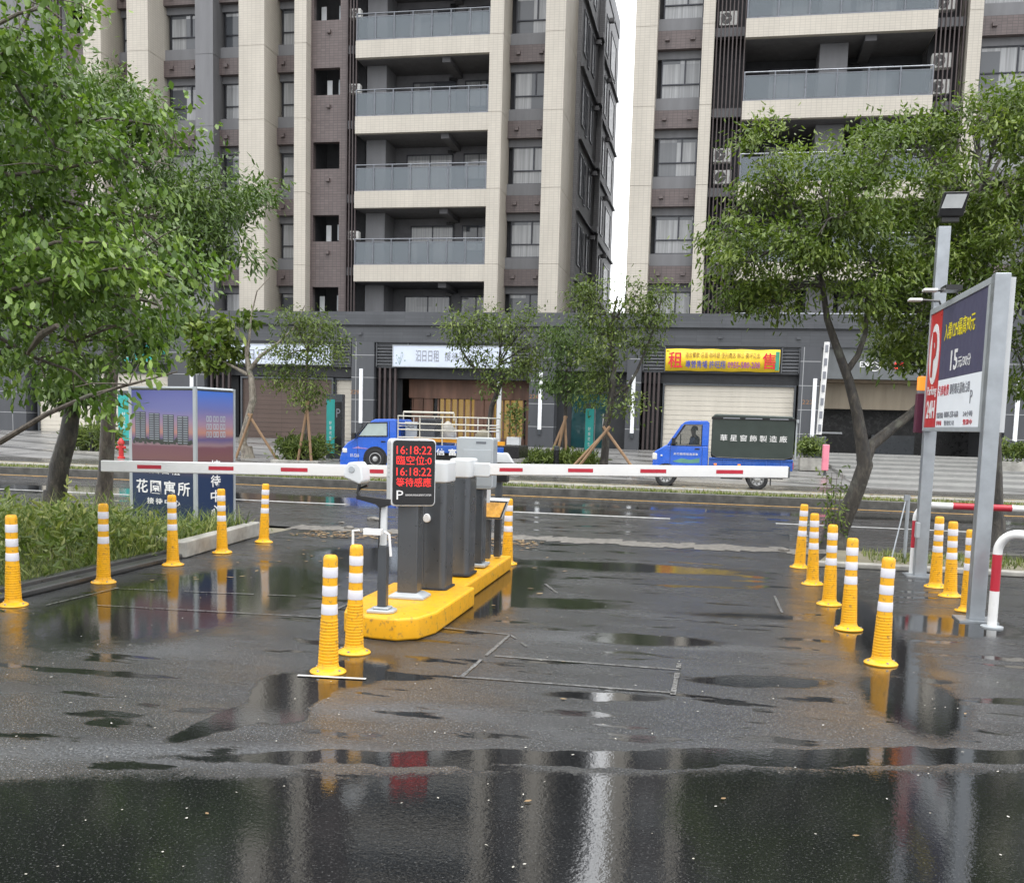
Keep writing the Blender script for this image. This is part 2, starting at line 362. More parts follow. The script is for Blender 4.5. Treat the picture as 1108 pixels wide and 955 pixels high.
def wet_asphalt(name, ponds, base=(.030, .032, .0345), scuffs=()):
    """Wet asphalt: grit, stains and scuffs in the colour; standing water in the gloss and the smoothness."""
    m, t, b = nodes(name)
    co = coord(t)
    wob = noise(t, co, 2.2, 4, .6, out=1)
    vs = t.nodes.new('ShaderNodeVectorMath'); vs.operation = 'MULTIPLY_ADD'
    lk(t, wob, vs.inputs[0]); vs.inputs[1].default_value = (.26, .26, 0); lk(t, co, vs.inputs[2])
    wco = vs.outputs[0]
    def blobs(lst):
        out_ = None
        for (x, y, rx, ry, rot, soft) in lst:
            mp = t.nodes.new('ShaderNodeMapping'); mp.vector_type = 'TEXTURE'
            mp.inputs['Location'].default_value = (x + .13, y + .13, 0); mp.inputs['Rotation'].default_value = (0, 0, math.radians(rot)); mp.inputs['Scale'].default_value = (rx, ry, 1)
            lk(t, wco, mp.inputs[0])
            sx = t.nodes.new('ShaderNodeVectorMath'); sx.operation = 'LENGTH'
            mm = t.nodes.new('ShaderNodeVectorMath'); mm.operation = 'MULTIPLY'; mm.inputs[1].default_value = (1, 1, 0); lk(t, mp.outputs[0], mm.inputs[0]); lk(t, mm.outputs[0], sx.inputs[0])
            mr = t.nodes.new('ShaderNodeMapRange'); mr.inputs[1].default_value = 1 + soft; mr.inputs[2].default_value = 1 - soft; lk(t, sx.outputs['Value'], mr.inputs[0])
            out_ = mr.outputs[0] if out_ is None else mth(t, 'MAXIMUM', out_, mr.outputs[0])
        return out_
    pond = blobs(ponds)
    # general wet film, in long patches
    film = ramp(t, noise(t, coord(t, scale=(.55, 1.5, 1)), 1.1, 5, .62, dist=.4), [(.38, 0.0), (.62, 1.0)])
    shallow = ramp(t, noise(t, coord(t, scale=(.7, 2.4, 1)), 1.7, 4, .55), [(.56, 0.0), (.63, 1.0)])
    if pond is None: pond = shallow
    else: pond = mth(t, 'MAXIMUM', pond, mth(t, 'MULTIPLY', shallow, .9))
    pond0 = pond
    grit = noise(t, co, 150, 3, .7); grit2 = noise(t, co, 60, 4, .75)
    pond = ramp(t, mth(t, 'ADD', pond0, mth(t, 'ADD', mth(t, 'MULTIPLY', mth(t, 'SUBTRACT', grit2, .5), 1.1), mth(t, 'MULTIPLY', mth(t, 'SUBTRACT', noise(t, co, 9, 5, .7), .5), .7))), [(.30, 0.0), (.72, 1.0)])
    stain = noise(t, coord(t, scale=(.6, 1.3, 1)), 1.4, 6, .68)
    scuff = ramp(t, noise(t, coord(t, scale=(.5, 2.6, 1)), 2.0, 7, .75), [(.56, 0.0), (.80, 1.0)])
    sb = blobs(scuffs)
    if sb is not None: scuff = mth(t, 'MAXIMUM', scuff, sb)
    dry = tuple(x * 3.4 for x in base)
    col = mix_rgb(t, ramp(t, stain, [(.35, 0.0), (.7, 1.0)]), tuple(x * .6 for x in base), tuple(x * 1.5 for x in base))
    col = mix_rgb(t, mth(t, 'MULTIPLY', scuff, mth(t, 'MULTIPLY', ramp(t, grit2, [(.45, 0.0), (.60, 1.0)]), .9)), col, dry)
    col = mix_rgb(t, ramp(t, grit2, [(.40, .55), (.55, 0.0)]), col, (.004, .004, .004))
    col = mix_rgb(t, ramp(t, grit, [(.62, 0.0), (.74, .7)]), col, tuple(x * 5.5 for x in base))
    col = mix_rgb(t, mth(t, 'MULTIPLY', pond, .9), col, tuple(x * .22 for x in base))
    speck = ramp(t, noise(t, co, 95, 2, .5), [(.60, 0.0), (.69, 1.0)])
    col = mix_rgb(t, mth(t, 'MULTIPLY', speck, mth(t, 'SUBTRACT', .9, mth(t, 'MULTIPLY', pond, .68))), col, (.24, .24, .235))
    lk(t, col, b.inputs['Base Color'])
    r = mix_rgb(t, film, (.30, .30, .30), (.10, .10, .10))
    r = mix_rgb(t, mth(t, 'MULTIPLY', scuff, .6), r, (.5, .5, .5))
    r = mix_rgb(t, pond, r, (.02, .02, .02))
    lk(t, r, b.inputs['Roughness'])
    inv = mth(t, 'SUBTRACT', 1.0, pond, True)
    n1 = bump(t, mth(t, 'ADD', grit2, mth(t, 'MULTIPLY', grit, .6)), mth(t, 'ADD', mth(t, 'MULTIPLY', inv, .50), .006), .013)
    n2 = bump(t, noise(t, co, 30, 3, .65), mth(t, 'ADD', mth(t, 'MULTIPLY', inv, .08), .022), .02, n1)
    lk(t, n2, b.inputs['Normal']); lk(t, ramp(t, pond, [(0, .5), (1, .75)]), b.inputs['Specular IOR Level'])
    return m

# lettering: fills a w x h rectangle whose lower left corner is o, along the unit vectors ux and uz
def text(body, o, w, h, m, parent, ux=(1, 0, 0), uz=(0, 0, 1), bold=.0, name='lettering', keep=False, lift=.004, depth=.002, space=1.0):
    cu = bpy.data.curves.new(name, 'FONT'); cu.body = body; cu.size = 1; cu.resolution_u = 2; cu.offset = bold; cu.extrude = .01; cu.space_character = space
    tmp = bpy.data.objects.new('tmp', cu); COL.objects.link(tmp)
    bpy.context.view_layer.update()
    me = bpy.data.meshes.new_from_object(tmp.evaluated_get(bpy.context.evaluated_depsgraph_get()))
    bpy.data.objects.remove(tmp); bpy.data.curves.remove(cu)
    n = len(me.vertices); co = np.empty(n * 3); me.vertices.foreach_get('co', co); co = co.reshape(-1, 3)
    if n == 0: return None
    lo, hi = co.min(0), co.max(0); q = (co - lo) / np.maximum(hi - lo, 1e-6)
    if keep:
        a = (hi - lo)[0] / (hi - lo)[1]; ww = min(w, h * a); hh = ww / a; o = np.array(o) + np.array(ux) * (w - ww) / 2 + np.array(uz) * (h - hh) / 2; w, h = ww, hh
    ux, uz = np.array(ux, float), np.array(uz, float); nn = np.cross(ux, uz)     # towards the reader
    off = np.array(root_loc(parent))
    wc = np.array(o, float) + q[:, :1] * w * ux + q[:, 1:2] * h * uz + nn * (lift + q[:, 2:3] * depth) - off
    me.vertices.foreach_set('co', wc.ravel()); me.update(); me.materials.clear(); me.materials.append(m)
    ob = bpy.data.objects.new(name, me); COL.objects.link(ob); ob.parent = parent
    return ob

# ------------------------------------------------------------------ ground, road, plaza
def sheet(name, x0, x1, y0, y1, z, m, nx=1, ny=1):
    b = MB()
    b.poly([(x0, y0, z), (x1, y0, z), (x1, y1, z), (x0, y1, z)])
    return structure(b.build(name, m, recalc=False))
M['ground'] = mat('far_ground', (.06, .06, .058), .6)
sheet('ground', -400, 400, -60, 900, -.02, M['ground'])
ponds = [(.4, 5.03, 3.0, .14, 16, .10), (-2.36, 5.05, .62, .16, 72, .10), (.9, 1.60, 13.0, 3.29, 16, .06), (-1.5, 8.9, .85, .30, 5, .3), (-.4, 7.6, .55, .2, 8, .35), (-2.36, 5.35, .20, .55, 20, .15),
         (.35, 6.55, .5, .14, 12, .3), (-.55, 5.9, .4, .1, 10, .3), (.4, 8.9, .7, .15, 6, .9), (-4.4, 8.2, 1.0, 2.3, 0, .35), (-3.6, 11.2, 1.2, 1.2, 0, .4),
         (1.3, 8.6, .3, 2.4, 0, .6), (2.0, 9.0, .6, .5, 0, .4), (-1.9, 9.6, .35, 1.9, 0, .4), (-2.2, 6.0, .25, .5, 0, .4), (-.9, 3.2, .5, .5, 0, .4), (1.25, 6.3, .3, .8, 0, .4), (-1.0, 11.5, 1.6, .4, 3, .5)]
sc_ = [(*G(200, 815)[:2], .95, .13, 14, .5), (*G(420, 770)[:2], .45, .16, 10, .6), (*G(640, 690)[:2], .5, .2, 5, .6), (*G(760, 700)[:2], .5, .12, 5, .6), (*G(120, 700)[:2], .6, .3, 5, .6), (*G(820, 812)[:2], 1.1, .035, 16, .5), (*G(560, 885)[:2], .5, .04, 10, .6)]
M['lot'] = wet_asphalt('wet_lot_asphalt', ponds, scuffs=sc_)
M['road'] = wet_asphalt('wet_road_asphalt', [(-9, 18.6, 9, 1.2, 0, .5), (2, 20.5, 9, .9, 0, .5)], base=(.045, .045, .046))
sheet('parking_lot', -14, 16, -8, 13.9, 0.0, M['lot'])
sheet('road', -160, 160, 13.9, 22.5, 0.002, M['road'])
# near road edge: worn strip of broken asphalt and grit
b = MB()
for i in range(60):
    x = -6 + i * .2; w = .25 + .15 * random.random()
    b.add([(x, 13.55 + .25 * random.random(), .004), (x + .2, 13.55 + .25 * random.random(), .004), (x + .2, 14.1 + .3 * random.random(), .004), (x, 14.1 + .3 * random.random(), .004)], [(0, 1, 2, 3)])
M['grit'] = mat('gritty_edge', (.14, .13, .115), .6, var=.6, scale=14, bmp=.8, bscale=40)
structure(b.build('worn_road_edge', M['grit'], recalc=False)); 

PZ = lambda v: .07 if v < 29 else .07 + (v - 29) * .53 / 14
b = MB()
M['lane'] = wet_asphalt('wet_frontage_lane', [], base=(.075, .070, .060))
sheet('frontage_lane', -160, 160, 26.0, 29.6, .075, M['lane'])
for y0, y1 in ((29.0, 43.4),):
    b.add([(-160, y0, PZ(y0)), (160, y0, PZ(y0)), (160, y1, PZ(y1)), (-160, y1, PZ(y1))], [(0, 1, 2, 3)])
structure(b.build('plaza', M['paver'], recalc=False))
b = MB(); b.box(-160, 160, 22.5, 22.68, -.05, .17)
structure(b.build('kerb', M['kerb_dark'], bevel=.015))
M['soil'] = mat('verge_soil', (.17, .155, .11), .75, var=.4, scale=1.2, bmp=.6, bscale=25)
sheet('verge', -160, 160, 22.68, 26.0, .115, M['soil'])
b = MB(); b.box(-160, 160, 24.6, 24.85, .05, .15)
structure(b.build('path_edging', M['concrete'], bevel=.01))
# garage apron: concrete bands with dark joints, climbing to the garage mouth
b = MB(); g = MB()
n = 7; x0, x1 = 3.9, 14.5
for i in range(n):
    ya, yb = 30.0 + i * 1.86, 30.0 + (i + 1) * 1.86
    za, zb = PZ(ya) + .06, PZ(ya) + .06
    b.box(x0, x1, ya, yb - .22, PZ(ya) - .3, PZ(ya) + .10 + i * .02)
    g.box(x0, x1, yb - .22, yb, PZ(ya) - .3, PZ(ya) + .04 + i * .02)
structure(b.build('garage_apron', mat('apron_concrete', (.27, .27, .26), .4, var=.12), bevel=.01)); structure(g.build('apron_joints', M['asphalt_kerb']))

# painted lines
def line_strip(pts, w, z=.006, m='paint', name='lot_marking', zig=.0):
    b = MB()
    for a, c in zip(pts[:-1], pts[1:]):
        a, c = np.array(a[:2]), np.array(c[:2]); d = c - a; L = np.linalg.norm(d); d /= L; nn = np.array([-d[1], d[0]]) * w / 2
        k = max(1, int(L / .12)); 
        for i in range(k):
            if random.random() < zig: continue
            p, q = a + d * L * i / k, a + d * L * (i + 1) / k; j = 1 - .35 * random.random() * (zig > 0)
            b.add([(*(p - nn * j), z), (*(q - nn * j), z), (*(q + nn * j), z), (*(p + nn * j), z)], [(0, 1, 2, 3)])
    return structure(b.build(name, M[m], recalc=False))
M['paint_thin'] = mat('worn_thin_paint', (.12, .12, .117), .3, var=.8, scale=22)
def L2(*px): return [G(*p) for p in px]
for pts, w in ((L2((465, 678), (552, 687), (500, 732)), .03), (L2((535, 710), (735, 725)), .03), (L2((490, 732), (730, 750)), .028), (L2((735, 718), (728, 752)), .035),
               (L2((105, 655), (345, 668)), .025), (L2((125, 637), (320, 645)), .025), (L2((345, 668), (385, 650)), .03), (L2((838, 645), (846, 663)), .03), (L2((570, 700), (552, 687)), .02),
               (L2((50, 655), (128, 636)), .03), (L2((590, 632), (603, 642)), .03)):
    line_strip(pts, w, m='paint_thin', zig=.05)
line_strip(L2((322, 731), (396, 735)), .035, zig=.0)
b = MB(); b.box(-160, 160, 21.95, 22.07, .003, .008); structure(b.build('yellow_edge_line', M['paint_y']))
b = MB()
for k in range(-6, 7): b.box(-3.6 + k * 6.0 - 1.3, -3.6 + k * 6.0 + 1.6 + 1.3, 17.9, 18.02, .003, .008)
structure(b.build('lane_line', M['paint']))
b = MB(); b.box(4.6, 60, 17.9, 18.02, .003, .0085); b.box(-60, -8.6, 17.9, 18.02, .003, .0085); structure(b.build('solid_lane_line', M['paint']))

# ------------------------------------------------------------------ apartment towers
FP = 3.18; L0 = 5.22; NF = 6                       # storey height, lowest floor level, number of storeys
LV = [L0 + FP * i for i in range(NF)]; ZTOP = L0 + FP * NF
_win_cache = {}
def window(parent, x0, x1, y, z, m_frame='frame', tall=1.62, split=.6):
    """Two sliding panes over a low fixed pane. x0..x1 wide, sill at z. Mesh data shared between equal windows."""
    w = round(x1 - x0, 2); key = (w, tall, split)
    def build(par):
        f = .05; b = MB(); zl = tall * .35
        b.box(0, w, -.05, .05, 0, f); b.box(0, w, -.05, .05, tall - f, tall); b.box(0, f, -.05, .05, f, tall - f); b.box(w - f, w, -.05, .05, f, tall - f)
        b.box(f, w - f, -.05, .05, zl, zl + f); b.box(w * split - .03, w * split + .03, -.05, .05, zl + f, tall - f)
        fr = b.build('window', M[m_frame])
        p = MB(); p.box(f, w - f, .0, .02, f, zl); p.box(f, w * split - .03, .0, .02, zl + f, tall - f); p.box(w * split + .03, w - f, .01, .03, zl + f, tall - f)
        pn = p.build('pane', M['pane']); pn.parent = fr
        return fr
    if key not in _win_cache:
        o = build(None); _win_cache[key] = o
    else: o = copy_tree(_win_cache[key])
    o.parent = parent; o.location = Vector((x0, y, z)) - root_loc(parent)
    return o
ac_units = []
def ac_unit(x, y, z, label, s=1.0):
    t = thing('air_conditioner', (x, y, z), label, 'air conditioner', 'air conditioners behind the slats')
    w, h, d = .80 * s, .62 * s, .32
    b = MB(); b.box(x - w / 2, x + w / 2, y, y + d, z, z + h); b.build('casing', M['ac'], t, bevel=.02)
    b = MB(); b.lathe([(.24 * s, -.012), (.25 * s, .0)], (x - w * .12, y - .004, z + h / 2), 20, 'y'); b.build('fan_grille', M['ac_dark'], t)
    b = MB(); b.lathe([(.05 * s, -.02), (.06 * s, -.012)], (x - w * .12, y - .006, z + h / 2), 12, 'y')
    for k in range(3): b.tube([(x - w * .12, y - .02, z + h / 2), (x - w * .12 + .23 * s * math.cos(k * 2.1), y - .02, z + h / 2 + .23 * s * math.sin(k * 2.1))], .008, 5)
    b.build('fan_hub', M['ac'], t)
    ac_units.append(t)
def column(parent, x0, x1, y0, y1, m='cream'):
    b = MB(); jt = .018
    zs = [L0 - 1] + [l + .02 for l in LV] + [ZTOP + 1.0]
    for a, c in zip(zs[:-1], zs[1:]): b.box(x0, x1, y0, y1, a, c - jt)
    b.box(x0 + .02, x1 - .02, y0 + .02, y1 - .02, L0 - 1, ZTOP + .98)
    return b.build('column', M[m], parent)
def spandrels(parent, x0, x1, y, sill=True):
    l = LV[0]; b = MB(); b.box(x0, x1, y, y + 1.2, l - .73, l)
    for fx in (.22, .78): b.box(x0 + (x1 - x0) * fx - .09, x0 + (x1 - x0) * fx + .09, y - .12, y + .001, l - .42, l - .27)
    first = b.build('spandrel', M['brown'], parent)
    c = MB(); c.box(x0, x1, y + .14, y + .6, l, l + .52); pn = c.build('sill_panel', M['grey_wall'], first)
    c = MB(); c.box(x0, x1, y + .30, y + .8, l + 2.14, l + FP - .73); hd = c.build('head_panel', M['grey_wall'], first)
    for k in range(1, NF):
        o = copy_tree(first, parent); o.location.z += FP * k
    o = first.copy(); COL.objects.link(o); o.parent = parent; o.location.z += FP * NF
def window_bay(parent, x0, x1, y, narrow=False):
    spandrels(parent, x0, x1, y)
    a = MB()
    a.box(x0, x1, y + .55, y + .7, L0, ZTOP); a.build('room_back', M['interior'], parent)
    for l in LV: window(parent, x0 + (.18 if not narrow else .12), x1 - .02, y + .38, l + .53)
def louvre_screen(parent, x0, x1, y, n, acs, tower):
    b = MB(); w = (x1 - x0)
    for i in range(n):
        x = x0 + w * (i + .5) / n; b.box(x - .024, x + .024, y, y + .10, L0 - .6, ZTOP + .6)
    b.build('louvre_screen', M['fin'], parent)
    for l in LV + [ZTOP]:
        b = MB(); b.prism([(y + .122, l - .40), (y + .16, l - .40), (y + .16, l - .18), (y + 1.1, l - .18), (y + 1.1, l - .05), (y + .122, l - .05)], x0, x1, 'x'); b.build('ledge', M['grey_wall'], parent)
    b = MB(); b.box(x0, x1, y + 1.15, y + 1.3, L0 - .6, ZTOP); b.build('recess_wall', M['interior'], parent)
def balcony(parent, x0, x1, y, l, rail_n, doors, piers, back):
    """slab with tiled edge; glass railing; doors in the rear wall are parts of the balcony"""
    b = MB(); b.box(x0, x1, y, back, l - .72, l); sl = b.build('balcony', M['cream'], parent)
    b = MB(); b.box(x0 + .02, x1 - .02, y + .25, back - .02, l - .735, l - .722); b.box(x0 + (x1 - x0) * .64, x0 + (x1 - x0) * .70, y + .3, back, l - .95, l - .735); b.build('beam', M['soffit'], sl)
    b = MB(); b.box(x0 + .04, x1 - .04, y + .06, y + .075, l + .08, l + 1.0); b.build('glass_panel', M['balc_glass'], sl)
    b = MB(); b.tube([(x0 + .02, y + .067, l + 1.12), (x1 - .02, y + .067, l + 1.12)], .032, 6); b.box(x0 + .02, x1 - .02, y + .05, y + .085, l + .0, l + .07); b.box(x0 + .02, x1 - .02, y + .055, y + .08, l + .97, l + 1.0)
    for i in range(rail_n + 1):
        x = x0 + .04 + (x1 - x0 - .08) * i / rail_n; b.box(x - .024, x + .024, y + .025, y + .058, l, l + 1.12)
    b.build('railing', M['rail'], sl)
    for dx0, dx1, h in doors:
        f = MB(); z0 = l + .02 if h > 1.9 else l + .95; z1 = l + 2.12
        f.box(dx0, dx1, back - .10, back - .04, z1 - .06, z1); f.box(dx0, dx1, back - .10, back - .04, z0, z0 + .06)
        for xx in (dx0, (dx0 + dx1) / 2, dx1 - .05): f.box(xx, xx + .05, back - .10, back - .04, z0, z1)
        fr = f.build('sliding_door' if h > 1.9 else 'balcony_window', M['frame'], sl)
        # panes hang on the balcony as sub-parts
        p = MB(); p.box(dx0 + .05, dx1 - .05, back - .075, back - .06, z0 + .06, z1 - .06); p.build('door_pane', M['pane'], sl)
    v = MB(); v.box(x0 + (x1 - x0) * .60, x0 + (x1 - x0) * .66, back - .1, back - .005, l + 2.15, l + 2.28); v.build('vent', M['black'], sl)
    for px0, px1 in piers:
        p = MB(); p.box(px0, px1, y + 1.0, back - .11, l + .001, l + FP - .74); p.build('pier', M['grey_wall'], sl)
    return sl

VF = 44.0
def tower_core(parent, x0, x1, y0, y1, m='grey_wall'):
    b = MB(); b.box(x0, x1, y0, y1, L0 - 1.4, ZTOP + .3); b.build('rear_block', M[m], parent)

# --- the tower beside the gap, left of it
TL = thing('apartment_building', (-17, VF, 4), 'brown and cream apartment tower with glass balconies rising over the brown-shuttered shop', 'building')
tower_core(TL, -46, -6.75, VF + 3.6, VF + 19.8, 'dark_wall')
for x0, x1, d in ((-29.32, -28.42, 2.2), (-27.1, -26.05, 2.2), (-21.62, -20.4, 2.2), (-18.98, -18.42, 2.2), (-10.15, -9.56, 1.75), (-7.76, -6.92, 3.7)): column(TL, x0, x1, VF, VF + d)
column(TL, -24.13, -23.25, VF + .75, VF + 2.2, 'grey_wall')
for x0, x1 in ((-28.42, -27.1), (-26.05, -24.13), (-23.25, -21.62), (-20.4, -18.98), (-9.56, -7.76)): window_bay(TL, x0, x1, VF + 1.35, x1 - x0 < 1.7)
# brown wall strips with small utility openings
for x0, x1, ox0, ox1 in ((-18.42, -16.72, -18.3, -17.05), (-30.55, -29.32, -30.35, -29.4)):
    b = MB()
    for l in LV:
        b.box(x0, x1, VF + .55, VF + .85, l, l + 1.12); b.box(x0, x1, VF + .55, VF + .85, l + 2.28, l + FP - .004)
        b.box(x0, ox0, VF + .55, VF + .85, l + 1.12, l + 2.28); b.box(ox1, x1, VF + .55, VF + .85, l + 1.12, l + 2.28)
        b.box((x0 + x1) / 2 - .08, (x0 + x1) / 2 + .08, VF + .42, VF + .55, l + .55, l + .7)
    b.box(x0, x1, VF + .55, VF + .85, L0 - .7, L0 - .004)
    b.build('utility_wall', M['brown'], TL)
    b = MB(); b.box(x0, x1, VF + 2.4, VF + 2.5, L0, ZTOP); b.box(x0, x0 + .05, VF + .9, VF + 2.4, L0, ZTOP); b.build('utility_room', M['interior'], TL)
    b = MB()
    for i, l in enumerate(LV): 
        if i % 3 != 2:
            b = MB(); b.box(ox0 + .1 + .3 * (i % 2), ox0 + .34 + .3 * (i % 2), VF + 1.2, VF + 1.22, l + 1.2, l + 1.95); b.build('hung_laundry', M['off_white'], TL)
            b = MB(); b.box(ox1 - .35, ox1 - .2, VF + 1.3, VF + 1.32, l + 1.3, l + 2.0); b.build('hung_laundry', M['light_grey'], TL)
louvre_screen(TL, -16.70, -16.14, VF + .3, 4, None, 'left')
louvre_screen(TL, -31.4, -30.6, VF + .3, 5, None, 'left')
for i in (1, 3, 4):
    ac_unit(-16.4, VF + .62, LV[i] + 1.2, ['', 'white air conditioner behind the narrow slats beside the lowest balcony of the cream-edged stack', '', 'white air conditioner behind the narrow slats level with the third glass balcony up', 'white air conditioner behind the narrow slats level with the fourth glass balcony up'][i], .62)
BK = VF + 2.5
b = MB(); b.box(-16.14, -10.15, BK - .004, BK + .3, L0 - .7, ZTOP); b.build('balcony_wall', M['balc_wall'], TL)
for i, l in enumerate(LV):
    balcony(TL, -16.14, -10.155, VF + .02, l, 7, [(-14.5 + .25 * (i % 2), -12.3 + .1 * (i % 2), 2.1), (-11.8, -10.4, 1.0)], [(-15.95, -15.05)], BK)
b = MB(); b.box(-16.14, -10.155, VF + .02, BK, ZTOP - .72, ZTOP); b.build('top_slab', M['cream'], TL)
b = MB(); b.box(-46, -30.55, VF + .9, VF + 3.6, L0, ZTOP); b.build('end_wall', M['grey_wall'], TL)
b = MB(); b.box(-46, -6.7, VF + 2.6, VF + 19.7, ZTOP + .3, ZTOP + 1.3); b.build('parapet', M['grey_wall'], TL)
# side wall facing the gap: window slots, ledges, a projecting strip
M['side_pane'] = mat('side_pane', (.03, .032, .036), .35)
for x, ya, yb, dz in ((-6.75, 4.5, 5.4, .55), (-6.75, 6.0, 6.4, .2), (-6.75, 7.6, 8.4, .8), (-6.75, 11.0, 12.4, .1), (-6.75, 13.2, 14.2, .1), (-6.75, 15.6, 18.2, .0)):
    z0, z1 = LV[0] + .5 + dz * .4, LV[0] + 2.4 + dz * .2
    f = MB(); f.box(x - .02, x + .04, VF + ya, VF + yb, z1, z1 + .05); f.box(x - .02, x + .04, VF + ya, VF + yb, z0 - .05, z0)
    f.box(x - .02, x + .04, VF + ya - .05, VF + ya, z0 - .05, z1 + .05); f.box(x - .02, x + .04, VF + yb, VF + yb + .05, z0 - .05, z1 + .05)
    fr = f.build('side_window', M['frame'], TL)
    p = MB(); p.box(x - .02, x + .006, VF + ya, VF + yb, z0, z1); p.build('side_pane', M['side_pane'], fr)
    for k in range(1, NF): o = copy_tree(fr, TL); o.location.z += FP * k
l = LV[0]
for bx in ((-6.75, -6.45, VF + 9.4, VF + 10.2, l - .1, l + .2), (-6.75, -6.62, VF + 3.75, VF + 19.75, l - .18, l - .06), (-6.75, -6.5, VF + 8.9, VF + 9.15, l + 2.6, l + 2.8), (-6.75, -6.5, VF + 14.6, VF + 14.9, l + 2.6, l + 2.8)):
    b = MB(); b.box(*bx); o = b.build('ledge', M['dark_wall'], TL)
    for k in range(1, NF): c = o.copy(); COL.objects.link(c); c.parent = TL; c.location.z += FP * k
b = MB(); b.box(-6.75, -6.5, VF + 10.25, VF + 10.6, L0, ZTOP); b.build('pipe_shaft', M['dark_wall'], TL)

# --- the tower on the other side of the gap
TR = thing('apartment_building', (4, VF, 4), 'cream and dark apartment tower with wide balconies rising over the yellow rent banner', 'building')
tower_core(TR, -3.8, 34, VF + 3.6, VF + 23.5, 'dark_wall')
column(TR, -4.0, -3.1, VF, VF + 3.7); column(TR, -1.26, -.78, VF, VF + 1.8); column(TR, 8.92, 9.42, VF - .1, VF + 1.8); column(TR, 12.0, 12.9, VF, VF + 2.2); column(TR, 15.5, 16.4, VF, VF + 2.2)
for x0, x1 in ((-3.1, -1.26), (9.42, 12.0), (12.9, 15.5)): window_bay(TR, x0, x1, VF + .55)
b = MB(); b.box(16.4, 34, VF + .9, VF + 3.6, L0, ZTOP); b.build('end_wall', M['brown'], TR)
louvre_screen(TR, -.76, .52, VF + .25, 8, None, 'right'); louvre_screen(TR, 7.72, 8.9, VF + .25, 7, None, 'right')
nth = ['lowest', 'second', 'third', 'fourth', 'fifth', 'sixth']
for i in range(NF):
    if i in (0, 1, 2, 4): ac_unit(-.25 + .12 * (i % 2), VF + .40, LV[i] + (.05 if i != 2 else 1.0), 'white air conditioner behind dark slats beside the gap, %s storey above the shops' % nth[i], .9)
    if i == 2: ac_unit(-.2, VF + .40, LV[i] + .12, 'white air conditioner under its twin behind dark slats beside the gap, third storey', .9)
    if i in (3, 4): 
        ac_unit(8.1, VF + .40, LV[i] + 1.25, 'upper white air conditioner behind the slats past the wide balconies, %s storey above the shops' % nth[i], .9)
        ac_unit(8.1, VF + .40, LV[i] + .25, 'lower white air conditioner behind the slats past the wide balconies, %s storey above the shops' % nth[i], .9)
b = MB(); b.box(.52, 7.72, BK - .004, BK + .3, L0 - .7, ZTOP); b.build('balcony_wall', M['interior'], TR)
for i, l in enumerate(LV):
    balcony(TR, .46, 7.72, VF - .35, l, 6, [(1.5, 3.2, 2.1), (4.9 + .4 * (i % 2), 6.6, 2.1)], [(3.45, 4.55)], BK)
b = MB(); b.box(.46, 7.72, VF - .35, BK, ZTOP - .72, ZTOP); b.build('top_slab', M['cream'], TR)
b = MB(); b.box(-3.8, 34, VF + 2.6, VF + 23.4, ZTOP + .3, ZTOP + 1.3); b.build('parapet', M['grey_wall'], TR)

# ------------------------------------------------------------------ shop podium
VP = 43.0; Z0 = .6
PD = thing('shop_podium', (-8, VP, .5), 'long dark stone podium with shopfronts and garage below the two apartment towers', 'building')
b = MB(); b.box(-60, 40, VP, VP + .5, 5.68, 6.25); b.box(-60, 40, VP + .5, VP + 24, 5.2, 5.9); b.build('parapet', M['pod'], PD)
b = MB(); b.box(-60, 40, VP + .09, VP + .5, 5.60, 5.68); b.build('groove', M['pod_dark'], PD)
b = MB(); b.box(-60, 40, VP + .12, VP + .6, 4.95, 5.60)
for k in range(-18, 13): b.box(k * 3.1 - .05, k * 3.1 + .12, VP + .04, VP + .12, 5.25, 5.36)
b.build('frieze', M['pod'], PD)
b = MB(); b.box(-60, 40, VP + 6, VP + 6.3, .2, 5.2); b.build('rear_wall', M['pod_dark'], PD)
b = MB(); b.box(-60, 40, VP + .6, VP + 6, .55, .62); b.build('shop_floor', M['asphalt_kerb'], PD)
b = MB(); b.box(-60, 40, VP + .6, VP + 6, 4.6, 4.7); b.build('shop_ceiling', M['pod_dark'], PD)
piers = [(-24.6, -22.85), (-15.82, -14.79), (-7.85, -6.75), (-3.72, -3.12), (3.25, 4.05), (11.12, 12.6), (-33.5, -32.0)]
for x0, x1 in piers:
    b = MB(); b.box(x0, x1, VP + .02, VP + 1.4, .4, 4.95); b.build('pier', M['pod_big'], PD)
for sx, z0, z1 in ((-23.45, 1.5, 3.8), (-15.36, 1.42, 3.78), (-7.35, 1.35, 3.75), (-3.42, 1.3, 3.7), (3.86, 1.35, 3.7), (11.5, 1.4, 3.75)):
    b = MB(); b.box(sx - .075, sx + .075, VP - .06, VP + .02, z0, z1); tl = b.build('light_strip', M['white_light'], PD)
    b = MB(); b.box(sx - .06, sx + .06, VP - .05, VP + .02, z0 - .22, z0); b.build('strip_base', M['charcoal'], tl)
def lintel(x0, x1):
    b = MB(); b.box(x0, x1, VP + .25, VP + .7, 3.85, 4.95); b.build('sign_band', M['pod'], PD)
    b = MB(); b.box(x0, x1, VP + .5, VP + .8, 3.42, 3.85); b.build('lintel', M['pod_dark'], PD)
def vents(x0, x1):
    b = MB()
    for k in range(7): z = 3.98 + k * .135; b.add([(x0, VP + .16, z), (x1, VP + .16, z), (x1, VP + .25, z + .09), (x0, VP + .25, z + .09)], [(0, 1, 2, 3)])
    b.box(x0 - .04, x0, VP + .13, VP + .25, 3.9, 4.92); b.box(x1, x1 + .04, VP + .13, VP + .25, 3.9, 4.92)
    b.build('vent_louvre', M['louvre'], PD, recalc=False)
